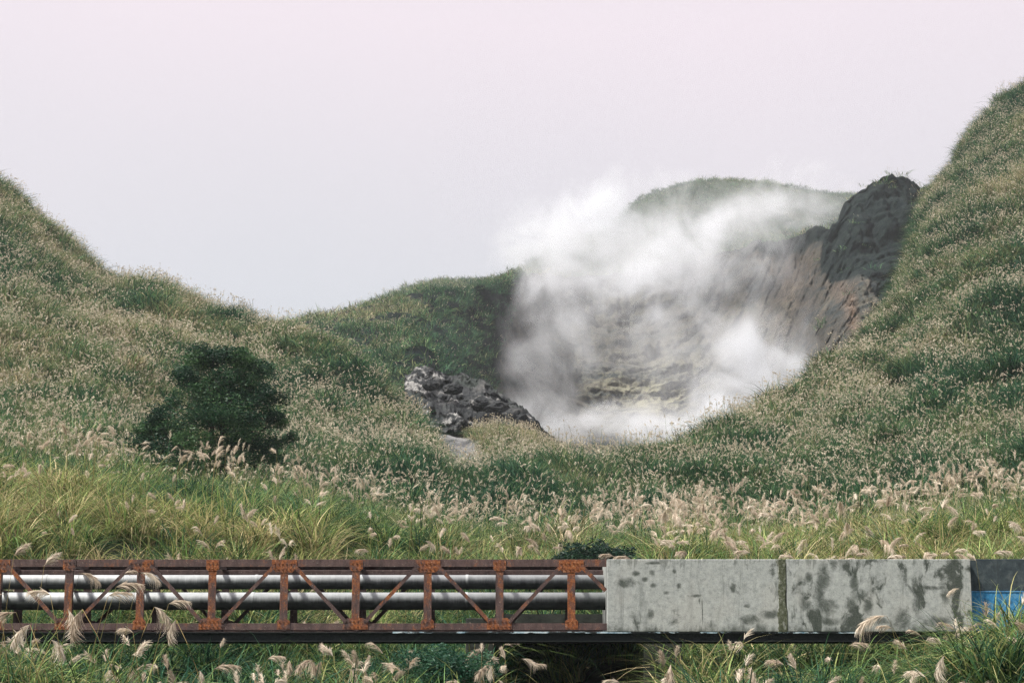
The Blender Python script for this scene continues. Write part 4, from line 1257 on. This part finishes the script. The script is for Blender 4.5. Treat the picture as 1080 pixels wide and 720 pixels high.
def mat_steam():
    n = NT('steam'); w = n.world()
    # warp the position for curling edges
    wn = n.n('ShaderNodeTexNoise'); n.l(w, wn.inputs['Vector']); wn.inputs['Scale'].default_value = .07; wn.inputs['Detail'].default_value = 2
    off = n.n('ShaderNodeVectorMath', operation='SUBTRACT'); n.l(wn.outputs['Color'], off.inputs[0]); off.inputs[1].default_value = (.5,.5,.5)
    sc = n.n('ShaderNodeVectorMath', operation='SCALE'); n.l(off.outputs[0], sc.inputs[0]); sc.inputs['Scale'].default_value = 24
    wp = n.n('ShaderNodeVectorMath', operation='ADD'); n.l(w, wp.inputs[0]); n.l(sc.outputs[0], wp.inputs[1])
    tot = None
    for (u, v, Y, ru, rv, s_) in BL:
        c = P(u, v, Y); k = Y/F*1.02
        mp = n.n('ShaderNodeVectorMath', operation='SUBTRACT'); n.l(wp.outputs[0], mp.inputs[0]); mp.inputs[1].default_value = tuple(float(x) for x in c)
        rr = (ru*k, max(ru, rv)*k*1.1, rv*k)
        ml = n.n('ShaderNodeVectorMath', operation='MULTIPLY'); n.l(mp.outputs[0], ml.inputs[0]); ml.inputs[1].default_value = tuple(1/x for x in rr)
        dt = n.n('ShaderNodeVectorMath', operation='DOT_PRODUCT'); n.l(ml.outputs[0], dt.inputs[0]); n.l(ml.outputs[0], dt.inputs[1])
        g = n.math('MULTIPLY', n.math('EXPONENT', n.math('MULTIPLY', dt.outputs['Value'], -1.15)), s_)
        tot = g if tot is None else n.math('ADD', tot, g)
    ns = n.step(n.noise(n.world((1,1,.8)), .085, 6, .68, .8), .34, .66)
    wis = n.math('MULTIPLY', tot, n.math('ADD', .09, n.math('MULTIPLY', n.math('MULTIPLY', ns, ns), 1.15)))
    body = n.math('MAXIMUM', n.math('SUBTRACT', n.math('MULTIPLY', tot, .9), n.math('ADD', .35, n.math('MULTIPLY', n.math('SUBTRACT', 1.0, ns), 1.1))), 0.0)
    m = n.math('MULTIPLY', n.math('MAXIMUM', n.math('SUBTRACT', n.math('ADD', n.math('MULTIPLY', body, 1.0), n.math('MULTIPLY', wis, .62)), .03), 0.0), .235)
    pv = n.n('ShaderNodeVolumePrincipled')
    pv.inputs['Color'].default_value = (.85,.868,.90,1); pv.inputs['Anisotropy'].default_value = .1
    n.l(m, pv.inputs['Density']); n.l(pv.outputs[0], n.out.inputs['Volume'])
    n.m.cycles.volume_step_rate = .6
    return n.m
cs = np.array([P(b[0], b[1], b[2]) for b in BL]); kk = np.array([[b[3]*b[2]/F*1.8, 26, b[4]*b[2]/F*1.8] for b in BL])
lo, hi = (cs-kk).min(0), (cs+kk).max(0)
m = MB(); m.box(lo[0], hi[0], lo[1]-6, hi[1]+10, lo[2], hi[2]); st = m.build('steam', mat_steam()); tag(st, 'white volcanic steam billowing out of the crater', 'steam', kind='stuff')
hz_ = NT('haze_air'); pv = hz_.n('ShaderNodeVolumePrincipled'); pv.inputs['Color'].default_value = (.90,.95,1.0,1); pv.inputs['Density'].default_value = .00016
pv.inputs['Anisotropy'].default_value = .2
hz_.l(pv.outputs[0], hz_.out.inputs['Volume'])
m = MB(); m.box(-900, 900, -620, 1100, -10.2, 230); hb = m.build('haze', hz_.m); tag(hb, 'thin pale haze filling the valley air', 'haze', kind='stuff')
g0.scale = (.34, .27, 1)                                 # the plain lies inside the haze

# ----------------------------------------------------------------------------
# render settings
# ----------------------------------------------------------------------------
S.render.engine = 'CYCLES'
cy = S.cycles
cy.max_bounces = 9; cy.diffuse_bounces = 2; cy.glossy_bounces = 2; cy.transmission_bounces = 2; cy.volume_bounces = 4; cy.transparent_max_bounces = 6
cy.use_denoising = True; cy.denoiser = 'OPENIMAGEDENOISE'; cy.denoising_input_passes = 'RGB_ALBEDO_NORMAL'; cy.denoising_prefilter = 'NONE'
cy.sample_clamp_indirect = 6; cy.caustics_reflective = False; cy.caustics_refractive = False
cy.volume_step_rate = 1.0; cy.volume_max_steps = 256
cy.use_adaptive_sampling = True; cy.adaptive_threshold = .02
S.view_settings.view_transform = 'Standard'; S.view_settings.look = 'None'; S.view_settings.gamma = 1; S.view_settings.exposure = 1.0
